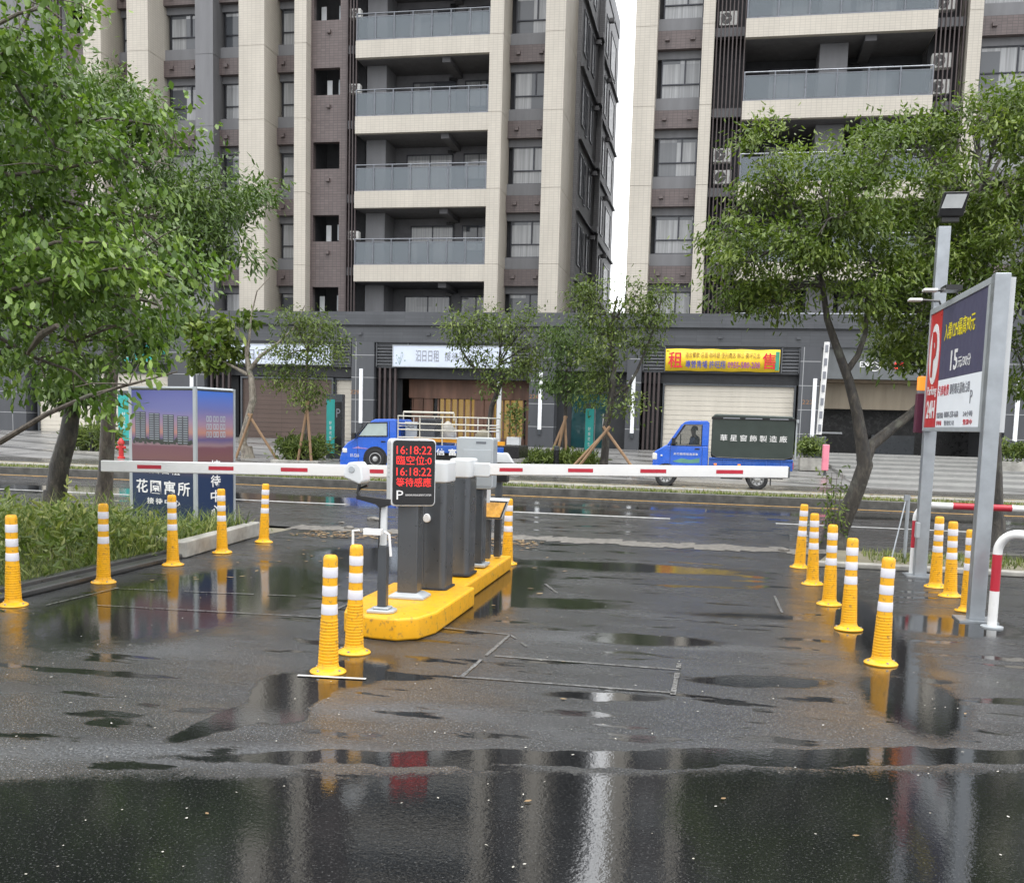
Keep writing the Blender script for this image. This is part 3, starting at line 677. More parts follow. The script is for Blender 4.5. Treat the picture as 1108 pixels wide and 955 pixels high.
def slats(x0, x1, n, z1=3.85, back=True):
    b = MB()
    for k in range(n): x = x0 + (x1 - x0) * (k + .5) / n; b.box(x - .045, x + .045, VP + .2, VP + .36, .6, z1)
    b.build('slat_screen', M['fin'], PD)
    if back: b = MB(); b.box(x0, x1, VP + .9, VP + .95, .6, z1); b.build('slat_backing', M['pod_dark'], PD)
def shutter(x0, x1, z0, z1, m, y=VP + .52):
    b = MB(); k = 0; z = z0
    while z < z1 - .02: b.box(x0, x1, y + (.0 if k % 2 else .012), y + .06, z, min(z + .098, z1)); z += .1; k += 1
    o = b.build('shutter', M[m], PD)
    b = MB(); b.box(x0 - .08, x0, y - .1, y + .1, z0, z1 + .08); b.box(x1, x1 + .08, y - .1, y + .1, z0, z1 + .08); b.box(x0, x1, y - .1, y + .1, z1, z1 + .08); b.build('shutter_frame', M['charcoal'], o)
for x0, x1 in ((-32.0, -24.6), (-22.85, -15.82), (-14.79, -7.85), (-3.12, 3.25), (12.6, 20), (-60, -33.5), (20, 40)): lintel(x0, x1)
# bays, from the teal-signed shop to the garage
shutter(-31.6, -28.6, .62, 3.4, 'shutter'); shutter(-28.4, -24.9, .62, 3.4, 'shutter'); vents(-24.9 - 1.6, -24.7); vents(-31.8, -30.6)
slats(-22.75, -21.6, 4); shutter(-21.2, -16.9, .62, 3.3, 'shutter_brown'); shutter(-16.75, -15.9, .62, 3.3, 'shutter', VP + .7); vents(-22.7, -21.4); vents(-17.2, -15.95)
slats(-14.7, -13.75, 4); vents(-14.7, -13.3); vents(-8.9, -7.95)
b = MB()
for k in range(12):
    x = -13.4 + k * .47; 
    b.box(x, x + .43, VP + 1.5, VP + 1.6, .62, 2.6) if k in (0, 1, 6, 7, 11) else b.box(x, x + .43, VP + 1.5, VP + 1.6, .62, .9)
for k in range(19): b.box(-13.5 + k * .3, -13.43 + k * .3, VP + 1.55, VP + 1.64, .62, 2.6)
b.box(-13.6, -7.9, VP + 1.42, VP + 1.62, 2.6, 3.35); b.box(-13.6, -7.9, VP + 1.4, VP + 1.5, 3.35, 3.42)
b.build('timber_front', M['wood'], PD)
b = MB()
for x0, x1 in ((-12.4, -10.6), (-10.1, -8.5)): b.box(x0, x1, VP + 2.4, VP + 2.45, .62, 2.6)
b.build('lit_curtain', M['warm'], PD)
b = MB(); b.box(-13.6, -7.9, VP + 1.65, VP + 1.67, .7, 2.6); b.build('shop_glass', glass_mat('shop_glass', (.04, .045, .05), .35), PD)
b = MB(); b.box(-9.3, -9.12, VP + .3, VP + .42, .6, 3.42); b.build('post', M['off_white'], PD)
# entrance door between the piers
b = MB(); b.box(-6.75, -3.72, VP + .9, VP + 1.1, .5, 4.95); b.build('entry_wall', M['pod_dark'], PD)
b = MB(); b.box(-6.1, -4.6, VP + .82, VP + .9, .6, 2.9); d = b.build('entry_door', mat('teal_glass', (.012, .05, .055), .08), PD)
b = MB(); b.box(-4.75, -4.70, VP + .76, VP + .82, 1.5, 2.1); b.build('handle', M['chrome'], d)
b = MB(); b.box(-6.75, -3.72, VP + .2, VP + .85, 3.85, 4.95); b.build('sign_band', M['pod'], PD)
slats(-3.05, -2.3, 4); shutter(-2.15, 3.1, .62, 3.35, 'shutter'); vents(-3.05, -2.2); vents(2.55, 3.2)
# garage mouth
b = MB(); b.box(4.05, 11.12, VP + .25, VP + .7, 3.72, 4.95); b.build('garage_fascia', mat('garage_fascia', (.12, .13, .135), .45), PD)
b = MB(); b.box(4.05, 11.12, VP + .7, VP + 5.9, 3.60, 3.72); b.build('garage_ceiling', mat('garage_ceiling', (.20, .15, .10), .5), PD)
b = MB(); b.box(4.05, 11.12, VP + 1.8, VP + 2.0, 2.55, 3.60); b.build('roller_box', mat('garage_door', (.36, .30, .22), .4, streak=True), PD)
b = MB(); b.box(4.05, 11.12, VP + 5.7, VP + 5.9, .6, 3.6); b.build('garage_rear', M['black'], PD)
b = MB(); b.box(6.8, 8.6, VP + 4.4, VP + 4.6, .6, 1.5); b.build('garage_gate', M['charcoal'], PD)
b = MB(); b.box(4.6, 5.5, VP + 4.0, VP + 4.1, 1.5, 1.58); b.build('garage_lamp', M['white_light'], PD)
PDX = lambda px, py=430: P(px, py, VP)[0]
yF = VP + .24
text('EXIT', (PDX(929), yF, 4.20), .62, .22, M['txt_white'], PD, bold=.01)
b = MB(); cx = PDX(948, 386); b.lathe([(.26, -.012), (.27, 0)], (cx, yF, 4.30), 28, 'y'); ring = b.build('exit_emblem', M['txt_white'], PD)
b = MB(); b.lathe([(.215, -.004), (.22, 0)], (cx, yF - .014, 4.30), 28, 'y'); b.build('emblem_disc', M['pod'], ring)
b = MB()
for dz, w in ((.05, .15), (-.06, .15)): b.tube([(cx - w, yF - .02, 4.26 + dz), (cx, yF - .02, 4.36 + dz), (cx + w, yF - .02, 4.26 + dz)], .02, 5)
b.build('emblem_chevrons', M['txt_white'], ring)
text('PARKING  CLUB', (PDX(966), yF, 4.56), 1.75, .17, M['txt_white'], PD)
b = MB(); b.box(PDX(967), PDX(976), yF - .05, yF, 4.15, 4.40); b.build('red_signal', M['red_lamp'], PD)
cx = PDX(986, 392); b = MB(); b.lathe([(.26, -.012), (.27, 0)], (cx, yF, 4.28), 28, 'y'); ring = b.build('parking_emblem', M['txt_white'], PD)
b = MB(); b.lathe([(.205, -.004), (.21, 0)], (cx, yF - .014, 4.28), 28, 'y'); b.build('emblem_disc', M['pod'], ring)
text('P', (cx - .09, yF - .018, 4.14), .18, .28, M['txt_white'], PD)
for n_, px, py in (('229', 383, 424), ('226', 577, 429), ('222', 873, 435)): 
    q = P(px, py, VP); text(n_, (q[0] - .18, VP + .02, q[2] - .08), .42, .17, mat('number_bronze', (.30, .16, .08), .4), PD)

# shop signs (each hangs on the podium)
def shop_sign(name, px0, px1, z0, z1, m, label, frame='light_grey'):
    x0, x1 = PDX(px0, 385), PDX(px1, 385)
    t = thing(name, ((x0 + x1) / 2, VP + .2, z0), label, 'sign')
    b = MB(); b.box(x0, x1, VP + .06, VP + .24, z0, z1); b.build('panel', M[m], t, bevel=.006)
    b = MB(); f = .035
    b.box(x0 - f, x1 + f, VP + .045, VP + .235, z0 - f, z0); b.box(x0 - f, x1 + f, VP + .045, VP + .235, z1, z1 + f); b.box(x0 - f, x0, VP + .045, VP + .235, z0, z1); b.box(x1, x1 + f, VP + .045, VP + .235, z0, z1)
    b.build('frame', M[frame], t)
    return t, x0, x1
t, x0, x1 = shop_sign('shop_sign', 425, 552, 3.93, 4.80, 'sign_white', 'white lit shop sign with thin grey lettering above the timber shopfront')
text('汩日日租', (x0 + 1.02, VP + .058, 4.13), 1.05, .50, M['txt_grey'], t); text('接待中心', (x0 + 2.32, VP + .058, 4.18), 1.25, .38, M['txt_grey'], t, space=1.3)
b = MB()
for k in range(5): b.lathe([(.035, -.004), (.04, 0)], (x0 + .14 + .13 * k % .5, VP + .058, 4.06 + .11 * ((k * 2) % 5)), 8, 'y')
for k in range(4): b.tube([(x0 + .3, VP + .056, 3.98), (x0 + .3 + .1 * (k - 1.5), VP + .056, 4.3 + .05 * k)], .008, 4)
b.build('flower_print', mat('print_sage', (.3, .4, .38), .5), t)
t, x0, x1 = shop_sign('shop_sign', 240, 358, 3.95, 4.78, 'sign_white', 'white lit shop sign with sketched lettering above the brown shutter')
text('日日好宅', (x0 + 1.2, VP + .058, 4.1), 2.0, .5, M['txt_grey'], t); 
b = MB()
for k in range(26): q = random.random(); b.tube([(x0 + .15 + 4.4 * q, VP + .056, 4.0 + .6 * random.random()), (x0 + .3 + 4.4 * q, VP + .056, 4.0 + .6 * random.random())], .008, 4)
b.build('sketch_print', mat('print_blue', (.35, .4, .55), .5), t)
t, x0, x1 = shop_sign('shop_sign', 120, 166, 3.95, 4.75, 'teal', 'teal shop sign with white lettering behind the trees over the pale shutters')
text('好日子', (x0 + .3, VP + .058, 4.1), 1.2, .5, M['txt_white'], t)
b = MB(); b.lathe([(.26, -.05), (.27, 0)], (x1 + .35, VP + .2, 4.55), 22, 'y'); b.build('round_emblem', M['teal'], t)
# rent banner
x0, x1 = PDX(720, 390), PDX(844, 390)
t = thing('rent_banner', ((x0 + x1) / 2, VP + .2, 3.95), 'yellow rent or sell banner with red and blue lettering above the pale shutter', 'banner')
b = MB(); nx = 24; vs = []; 
for i in range(nx + 1):
    q = i / nx; wv = .025 * math.sin(q * 17) + .015 * math.sin(q * 41)
    for z in (3.93, 4.82): vs.append((x0 + (x1 - x0) * q, VP + .10 + wv, z + .012 * math.sin(q * 23 + z)))
b.add(vs, [(2 * i, 2 * i + 2, 2 * i + 3, 2 * i + 1) for i in range(nx)]); o = b.build('banner_sheet', M['banner_yellow'], t, smooth=True)
sd = o.modifiers.new('solid', 'SOLIDIFY'); sd.thickness = .006
w = x1 - x0; yb = VP + .055
text('租', (x0 + .025 * w, yb, 4.04), .125 * w, .66, M['txt_red'], t, bold=.012); text('售', (x0 + .85 * w, yb, 4.04), .115 * w, .66, M['txt_red'], t, bold=.012)
text('適合餐飲‧店面‧咖啡廳‧便利商店‧辦公‧高坪店面', (x0 + .175 * w, yb, 4.46), w * .655, .24, M['txt_brown'], t, bold=.004)
text('專營青埔 許旺翔', (x0 + .18 * w, yb, 4.05), w * .35, .31, M['txt_blue'], t, bold=.008); text('0955-580-208', (x0 + .55 * w, yb, 4.07), w * .28, .25, mat('letter_purple', (.30, .05, .28), .4), t, bold=.012)
b = MB(); b.box(x1 - .17, x1 - .02, yb - .003, yb + .003, 4.0, 4.75); b.build('green_corner', mat('print_green', (.05, .3, .2), .5), t)

# ------------------------------------------------------------------ foliage tools
def leaf_obj(name, cs, ds, ln, wd, m, parent=None, per=6, spread=.12, droop=.35, flat=.6, twig=.25, fold=.12, clump=None):
    """many small folded leaves around the twig points cs with directions ds, as one mesh"""
    n = len(cs); cs = np.repeat(cs, per, 0); ds = np.repeat(ds, per, 0)
    tw = rng.random(n) if clump is None else clump
    tint = np.clip(np.repeat(tw, per) * .6 + rng.random(n * per) * .4, 0, 1); N = n * per
    ds = ds / (np.linalg.norm(ds, axis=1, keepdims=True) + 1e-9)
    tpos = rng.random((N, 1))
    base = cs + ds * twig * tpos + rng.normal(0, spread, (N, 3)) * np.array([1, 1, .6])
    d = ds * .55 + rng.normal(0, .55, (N, 3)); d[:, 2] -= droop; d /= np.linalg.norm(d, axis=1, keepdims=True)
    up = rng.normal(0, 1 - flat, (N, 3)); up[:, 2] += flat + .15
    side = np.cross(d, up); side /= np.linalg.norm(side, axis=1, keepdims=True) + 1e-9
    nn = np.cross(side, d)
    L = ln * (.65 + .7 * rng.random((N, 1))); Wd = wd * (.7 + .6 * rng.random((N, 1)))
    dr = np.zeros((N, 3)); dr[:, 2] = -1
    v0 = base; vt = base + d * L + dr * L * .22 * rng.random((N, 1))
    mid = base + d * L * .42 + nn * L * fold
    vl = mid + side * Wd * .5 - nn * L * fold * 1.6; vr = mid - side * Wd * .5 - nn * L * fold * 1.6
    m2 = base + d * L * .78 + dr * L * .1; vl2 = m2 + side * Wd * .30 - nn * L * fold * .8; vr2 = m2 - side * Wd * .30 - nn * L * fold * .8
    V_ = np.stack([v0, vl, vl2, vt, vr2, vr], 1).reshape(-1, 3)
    off = np.array(root_loc(parent)); V_ = V_ - off
    idx = np.arange(N)[:, None] * 6
    quads = np.concatenate([idx + np.array([0, 1, 2, 3]), idx + np.array([0, 3, 4, 5])], 1).reshape(-1)
    me = bpy.data.meshes.new(name); me.vertices.add(N * 6); me.vertices.foreach_set('co', V_.astype(np.float32).ravel())
    me.loops.add(N * 8); me.loops.foreach_set('vertex_index', quads.astype(np.int32))
    me.polygons.add(N * 2); me.polygons.foreach_set('loop_start', np.arange(0, N * 8, 4, dtype=np.int32)); me.polygons.foreach_set('loop_total', np.full(N * 2, 4, np.int32))
    me.update(); 
    at = me.attributes.new('tint', 'FLOAT', 'FACE'); at.data.foreach_set('value', np.repeat(tint, 2).astype(np.float32))
    me.materials.append(m)
    o = bpy.data.objects.new(name, me); COL.objects.link(o); o.parent = parent
    return o
def lobe_points(lobes, dens, tuft=.36):
    """every lobe carries separate tufts of twigs on its shell, with gaps between the tufts"""
    cs, ds, ls = [], [], []
    for (c, r) in lobes:
        c, r = np.array(c), np.array(r); area = r[0] * r[2]; nt = int(np.clip(7 + 9 * area, 7, 22)); per = max(4, int(dens * area * 3.2 / nt))
        for k in range(nt):
            u = rng.normal(0, 1, 3); u /= np.linalg.norm(u); q = .45 + .6 * rng.random() ** .7; tc = c + u * r * q
            rt = np.mean(r) * tuft * (.7 + .6 * rng.random()); tint = rng.random()
            w = rng.normal(0, 1, (per, 3)); w /= np.linalg.norm(w, axis=1, keepdims=True); w[:, 2] = np.abs(w[:, 2]) * .9 - .25
            cs.append(tc + w * rt * np.array([1.15, 1.15, .75]) * rng.random((per, 1)) ** .5)
            ds.append(w * .8 + u * .5 + rng.normal(0, .25, (per, 3))); ls.append(np.clip(tint * .6 + .2 + rng.normal(0, .15, per), 0, 1))
    return np.vstack(cs), np.vstack(ds), np.concatenate(ls)
def curve_pts(a, b_, sag, k=6, jit=.04):
    a, b_ = np.array(a, float), np.array(b_, float); L = np.linalg.norm(b_ - a); out_ = []
    for i in range(k + 1):
        q = i / k; p = a * (1 - q) + b_ * q; p[2] += sag * L * math.sin(q * math.pi); 
        if 0 < i < k: p += rng.normal(0, jit * L / k * 1.5, 3)
        out_.append(p)
    return out_
def tree(name, label, trunk, tr, lobes, m_leaf, m_bark, dens, ln, wd, per, group=None, forks=None, limb_r=.06, leaf_kw={}, twigs=14):
    """trunk: polyline from the ground; forks: extra big limbs; a limb runs to every lobe and twigs spread inside it"""
    base = trunk[0]
    t = thing(name, tuple(base), label, 'tree', group)
    b = MB(); b.tube(trunk, tr, 12)
    r0 = tr[0]; b.lathe([(r0 * 1.7, -.1), (r0 * 1.35, .06), (r0 * 1.05, .22), (r0 * .9, .4)], tuple(base), 12)
    ends = [np.array(p) for p in trunk[len(trunk) // 2:]]
    for fk, fr in (forks or []): b.tube(fk, fr, 10); ends += [np.array(p) for p in fk[1:]]
    for c, r in lobes:
        c = np.array(c); low = [e for e in ends if e[2] < c[2] + .3] or ends
        e = min(low, key=lambda e_: np.linalg.norm(e_ - c)); rr = limb_r * (.5 + .5 * min(1, np.mean(r)))
        pts = curve_pts(e, c, .10); b.tube(pts, list(np.linspace(rr, rr * .35, len(pts))), 7)
        for k in range(twigs):
            u = rng.normal(0, 1, 3); u /= np.linalg.norm(u); st = pts[int(rng.integers(2, len(pts)))]
            e2 = c + u * np.array(r) * (.6 + .4 * rng.random()); tp = curve_pts(st, e2, .06, 4); b.tube(tp, list(np.linspace(rr * .32, .004, len(tp))), 5, cap=False)
    b.build('trunk', M[m_bark], t, smooth='auto')
    cs, ds, cl = lobe_points(lobes, dens)
    leaf_obj('crown', cs, ds, ln, wd, M[m_leaf], t, per=per, clump=cl, **leaf_kw)
    return t
def lobes_px(L, v, jit=.5):
    out_ = []
    for (px, py, rx, ry) in L:
        vv = v + rng.uniform(-jit, jit); c = P(px, py, vv); s_ = vv / FPX; k = .84; out_.append((c, (rx * s_ * k, (rx + ry) * .5 * s_ * k, ry * s_ * k)))
    return out_
def trunk_px(pts, v, dv=0.0): return [P(px, py, v + dv * i) for i, (px, py) in enumerate(pts)]


# ------------------------------------------------------------------ bollards
def make_bollard():
    t = thing('bollard', (0, 0, 0), 'yellow plastic bollard', 'bollard', 'yellow bollards with white bands')
    def rad(z): return .0455 if z > .5 else .0455 + (.5 - z) / .5 * .019
    pr = [(.0, .02), (.074, .02), (.068, .045)]
    z = .05
    while z < .35: pr += [(rad(z) + .0025, z), (rad(z) + .0025, z + .010), (rad(z), z + .012), (rad(z), z + .018)]; z += .02
    for z in (.372, .46, .5, .72): pr.append((rad(z), z))
    pr += [(.043, .738), (.034, .748), (.0, .75)]
    b = MB(); b.lathe(pr, n=28); b.build('post', M['yellow'], t, smooth='auto')
    b = MB(); b.lathe([(.0, .0), (.112, .0), (.115, .008), (.108, .016), (.085, .026), (.072, .034), (.0, .034)], n=32); fl = b.build('base_flange', M['yellow'], t, smooth='auto')
    b = MB()
    for k in range(4): q = k * math.pi / 2 + .6; b.lathe([(.009, .018), (.009, .03), (.0, .031)], (.093 * math.cos(q), .093 * math.sin(q), 0), 8)
    b.build('bolt', M['chrome'], fl)
    for z0 in (.375, .492, .609):
        b = MB(); b.lathe([(rad(z0) + .001, z0), (rad(z0) + .0022, z0 + .004), (rad(z0 + .06) + .0022, z0 + .061), (rad(z0 + .065) + .001, z0 + .065)], n=28); b.build('reflective_band', M['reflective'], t, smooth='auto')
    return t
proto = make_bollard(); used = False
def bollard(x, y, label, z=0.0):
    global used
    o = proto if not used else copy_tree(proto); used = True
    o.location = (x, y, z); o.rotation_euler = (random.uniform(-.028, .028), random.uniform(-.028, .028), random.uniform(0, 6)); o['label'] = label
    return o
ordn = ['first', 'second', 'third', 'fourth', 'fifth']
for i, (px, py) in enumerate([(16, 655), (107, 630), (181, 611), (242, 598), (294, 587)]):
    g = G(px, py); bollard(-5.58, g[1], '%s of five yellow bollards along the grassy verge, counting from the camera' % ordn[i])
for i, (px, py) in enumerate([(953, 718), (918, 681), (897, 654), (879, 632), (865, 614)]):
    g = G(px, py); bollard(g[0], g[1], '%s of five yellow bollards leading to the leaning tree, counting from the camera' % ordn[i])
for i, (px, py) in enumerate([(1047, 661), (1028, 645), (1012, 635)]):
    g = G(px, py); bollard(g[0], g[1], '%s of three yellow bollards between the billboard posts, counting from the camera' % ordn[i])
g = G(355, 727); bollard(g[0], g[1], 'yellow bollard standing alone in front of the island, closer to the dark puddle')
g = G(383, 706); bollard(g[0], g[1], 'yellow bollard touching the rounded end of the yellow island kerb')
bollard(-2.25, 11.25, 'yellow bollard at the road end of the island, behind the grey gate cabinets', .0)

# ------------------------------------------------------------------ island and its machines
IZ = .17
isl = thing('traffic_island', (-2.3, 9, 0), 'long bright yellow raised kerb island carrying the barrier machines', 'traffic island')
out = [(-2.42, 6.98), (-2.20, 6.95), (-2.06, 7.06), (-1.99, 7.30), (-1.99, 8.55), (-2.74, 8.55), (-2.74, 7.40), (-2.66, 7.12)]
b = MB(); b.prism(out, 0, IZ, 'z'); b.build('kerb_block', M['kerb_yellow'], isl, bevel=.022)
b = MB(); b.prism([(-2.10, 8.58), (-2.12, 10.85), (-2.66, 10.85), (-2.66, 8.58)], 0, IZ - .015, 'z'); b.build('kerb_block', M['kerb_yellow'], isl, bevel=.022)
def top(px, py, z=IZ): return G(px, py, z)
# camera pole
q = top(414, 662); x, y = q[0], q[1]
PPX = lambda px, py: P(px, py, y)
t = thing('camera_pole', (x, y, IZ), 'black and white pole with a plate reading camera at the rounded end of the island', 'camera pole')
b = MB(); b.prism([(x - .10, y - .085), (x + .06, y - .085), (x + .10, y - .04), (x + .10, y + .05), (x + .06, y + .09), (x - .10, y + .09)], IZ, IZ + .028, 'z'); b.box(x - .06, x + .06, y - .06, y + .06, IZ + .028, IZ + .045); b.build('base_plate', M['light_grey'], t, bevel=.01)
zt = PPX(413, 543)[2]; zm = PPX(413, 590)[2]
b = MB(); b.box(x - .034, x + .034, y - .034, y + .034, IZ + .045, zm); b.build('lower_post', M['charcoal'], t, bevel=.006)
b = MB(); b.box(x - .026, x + .022, y - .022, y + .022, zm, zt); b.build('upper_post', M['off_white'], t, bevel=.006)
za = PPX(400, 538)[2]
b = MB(); b.prism([(x - .20, za + .015), (x + .06, za - .005), (x + .06, za - .05), (x - .02, za - .07), (x - .05, za - .045), (x - .20, za - .012)], y - .05, y - .02, 'y'); b.tube([(x - .02, y - .028, za - .05), (x - .028, y - .03, zm - .02)], .006, 6); b.build('bracket', M['black'], t, bevel=.003)
cz = PPX(390, 512)[2]; cx = PPX(389, 512)[0]
b = MB(); b.tube([(x - .18, y - .035, za), (cx, y - .03, za + .04), (cx + .01, y - .02, cz - .06)], .014, 7); b.tube([(cx - .0, y - .03, za + .06), (cx + .07, y - .02, za + .09)], .01, 6); b.build('camera_neck', M['black'], t)
b = MB(); b.prism([(cx - .075, cz - .015), (cx - .066, cz + .05), (cx - .035, cz + .085), (cx + .028, cz + .088), (cx + .06, cz + .05), (cx + .075, cz - .05), (cx + .05, cz - .075), (cx - .065, cz - .03)], y - .14, y + .04, 'y'); b.build('camera_housing', M['off_white'], t, bevel=.014, seg=3)
b = MB(); b.lathe([(.022, -.008), (.026, 0)], (cx - .01, y - .138, cz + .035), 18, 'y'); b.build('camera_lens', M['light_grey'], t)
zz = PPX(405, 580)[2]; xl, xr = PPX(387, 580)[0], PPX(427, 580)[0]
b = MB(); b.box(xl + .08, xr - .07, y - .11, y - .06, zz + .02, zz + .065); b.tube([(xl + .05, y - .1, zz + .05), (xl, y - .1, zz + .045), (xl, y - .1, zz - .10)], .011, 6); b.tube([(xr - .05, y - .1, zz + .05), (xr - .01, y - .1, zz + .03), (xr + .005, y - .1, zz - .13)], .011, 6); b.build('fill_lamp', M['white'], t, bevel=.008)

# LED display
q = top(443, 646); y = q[1]; x = q[0]
PPX = lambda px, py: P(px, py, y - .14)
t = thing('led_display', (x, y, IZ), 'grey post with a white boxed display showing red time and Chinese characters', 'display')
b = MB(); b.prism([(x - .15, y - .12), (x + .15, y - .12), (x + .15, y + .12), (x - .15, y + .12)], IZ, IZ + .02, 'z'); b.add([(x - .15, y - .12, IZ + .02), (x + .15, y - .12, IZ + .02), (x + .15, y + .12, IZ + .02), (x - .15, y + .12, IZ + .02), (x - .1, y - .08, IZ + .05), (x + .1, y - .08, IZ + .05), (x + .1, y + .08, IZ + .05), (x - .1, y + .08, IZ + .05)], [(4, 5, 6, 7), (0, 1, 5, 4), (1, 2, 6, 5), (2, 3, 7, 6), (3, 0, 4, 7)]); b.build('base_plate', M['light_grey'], t, bevel=.006)
b = MB(); b.box(x - .083, x + .083, y - .08, y + .08, IZ + .045, 1.0); b.build('post', M['charcoal'], t, bevel=.012)
x0, x1 = PPX(424, 510)[0], PPX(470, 510)[0]; z0, z1 = PPX(447, 548)[2], PPX(447, 475)[2]
yf = y - .14
b = MB(); b.prism(rrect(x0 - .012, x1, z0, z1, .035), yf, yf + .20, 'y'); b.build('housing', M['off_white'], t, bevel=.008)
b = MB(); b.prism(rrect(x0 + .004, x1 - .008, z0 + .012, z1 - .012, .03), yf - .006, yf, 'y'); fc = b.build('screen', M['black'], t)
b = MB()
for k in range(7): b.box(x0 - .013, x0 - .009, yf + .05, yf + .13, z1 - .10 - k * .035, z1 - .09 - k * .035)
b.build('side_vent', M['light_grey'], t)
sw, sh = x1 - x0 - .012, z1 - z0 - .024; xa = x0 + .004 + sw * .085; wa = sw * .83
rows = ((.79, .125, '16:18:22'), (.625, .14, '臨空位:0'), (.455, .125, '16:18:22'), (.285, .14, '等待感應'))
for (r, h, s_) in rows: text(s_, (xa, yf - .006, z0 + .012 + sh * r), wa, sh * h, M['led'], t, lift=.001, bold=-.006)
text('P', (xa + .003, yf - .006, z0 + .012 + sh * .085), sw * .16, sh * .14, M['txt_white'], t, lift=.001)
text('PARKING MANAGEMENT SYSTEM', (xa + sw * .22, yf - .006, z0 + .012 + sh * .14), wa * .74, sh * .028, M['txt_white'], t, lift=.001)

for o in t.children:
    if o.name.split('.')[0] in ('housing', 'screen', 'side_vent', 'lettering'):
        o.data.transform(Matrix.Translation((-.032, -.06, 0)) @ Matrix.Rotation(math.radians(27), 4, 'Z') @ Matrix.Translation((0, .06, 0)))
# gate cabinets with booms
def gate(name, px0, px1, pyb, pyt, pycap, boom_to, label, sensor=False, arm_y=None):
    q = top((px0 + px1) / 2, pyb); y = q[1]
    Q = lambda px, py: P(px, py, y)
    x0, x1 = Q(px0, pyb)[0], Q(px1, pyb)[0]; zt = Q(px1, pyt)[2]; zc = Q(px1, pycap)[2]
    t = thing(name, ((x0 + x1) / 2, y + .15, IZ), label, 'barrier gate')
    b = MB(); b.prism(rrect(x0, x1, y, y + .32, .05), IZ + .006, zc, 'z'); b.build('cabinet', M['charcoal'], t, bevel=.006)
    b = MB(); b.prism(rrect(x0 - .008, x1 + .008, y - .008, y + .328, .055), zc, zt, 'z'); cap = b.build('cap', M['off_white'], t, bevel=.02)
    b = MB(); b.prism(rrect(x0 - .02, x1 + .02, y - .02, y + .34, .05), IZ - .002, IZ + .012, 'z'); b.build('plinth', M['rubber'], t)
    b = MB(); b.box(x0 + .03, x0 + .035, y - .003, y + .001, IZ + .05, zc - .05); b.box(x1 - .045, x1 - .03, y - .006, y + .001, zc - .16, zc - .10); b.build('door_seam', M['rail'], t)
    return t, x0, x1, y, zt, zc
t, x0, x1, y, zt, zc = gate('barrier_gate', 453, 480.5, 638, 499.5, 523, None, 'grey cabinet with white cap and round sensor, its boom reaching over the advert box')
Q = lambda px, py: P(px, py, y)
b = MB(); c = P(462, 561, y - .012); b.prism([(c[0] + .032 * math.cos(a) , c[2] + (.043 if math.sin(a) > 0 else .032) * math.sin(a)) for a in np.linspace(0, 2 * math.pi, 20, endpoint=False)], y - .03, y, 'y'); b.build('sensor', M['white'], t, bevel=.008)
def boom(t, xa, xb, y, za, zb, reds, h=.105, d=.045):
    b = MB(); b.add([(xa, y - d / 2, za - h / 2), (xb, y - d / 2, zb - h / 2), (xb, y + d / 2, zb - h / 2), (xa, y + d / 2, za - h / 2), (xa, y - d / 2, za + h / 2), (xb, y - d / 2, zb + h / 2), (xb, y + d / 2, zb + h / 2), (xa, y + d / 2, za + h / 2)],
                    [(3, 2, 1, 0), (4, 5, 6, 7), (0, 1, 5, 4), (1, 2, 6, 5), (2, 3, 7, 6), (3, 0, 4, 7)])
    o = b.build('boom', M['white'], t, bevel=.012, seg=3)
    for ra, rb in reds:
        b = MB()
        za_, zb_ = (za + (zb - za) * (r - xa) / (xb - xa) for r in (ra, rb))
        b.add([(ra, y - d / 2 - .0015, za_ - .016), (rb, y - d / 2 - .0015, zb_ - .016), (rb, y - d / 2 - .0015, zb_ + .018), (ra, y - d / 2 - .0015, za_ + .018)], [(0, 1, 2, 3)])
        b.build('red_reflector', M['red_paint'], o, recalc=False)
    b = MB(); e = .012 if xa < xb else -.012
    b.box(min(xa, xa - e), max(xa, xa - e), y - d / 2 + .003, y + d / 2 - .003, za - h / 2 + .004, za + h / 2 - .004); b.build('end_cap', M['charcoal'], o)
    return o
yb = y + .16; B = lambda px, py: P(px, py, yb)
xa = B(110, 504)[0]; za = B(110, 504)[2]; xb = x0 + .02; zb = B(440, 510)[2]
boom(t, xa, xb, yb, za, zb, [(B(a, 508)[0], B(c, 508)[0]) for a, c in ((150, 176), (227, 254), (305, 334), (401, 416))])
t, x0, x1, y, zt, zc = gate('barrier_gate', 484, 506, 622.5, 496.5, 517.5, None, 'grey cabinet with white cap, its boom reaching across towards the green-covered truck')
b = MB(); b.prism([(x0 - .0, zc + .14), (x0 + .05, zc + .10), (x0, zc + .03)], y - .012, y - .006, 'y'); b.build('arrow_mark', M['charcoal'], t)
yb = y + .16; B = lambda px, py: P(px, py, yb)
xa = B(853, 511)[0]; za = B(853, 511)[2]; xb = x1 - .02; zb = B(520, 508)[2]
boom(t, xa, xb, yb, za, zb, [(B(a, 510)[0], B(c, 510)[0]) for a, c in ((541, 566), (615, 642), (693, 721), (775, 804))])
b = MB(); b.prism(rrect(x1 + .0, x1 + .16, zb - .065, zb + .065, .02), yb - .035, yb + .035, 'y'); b.build('boom_sleeve', M['off_white'], t, bevel=.01)

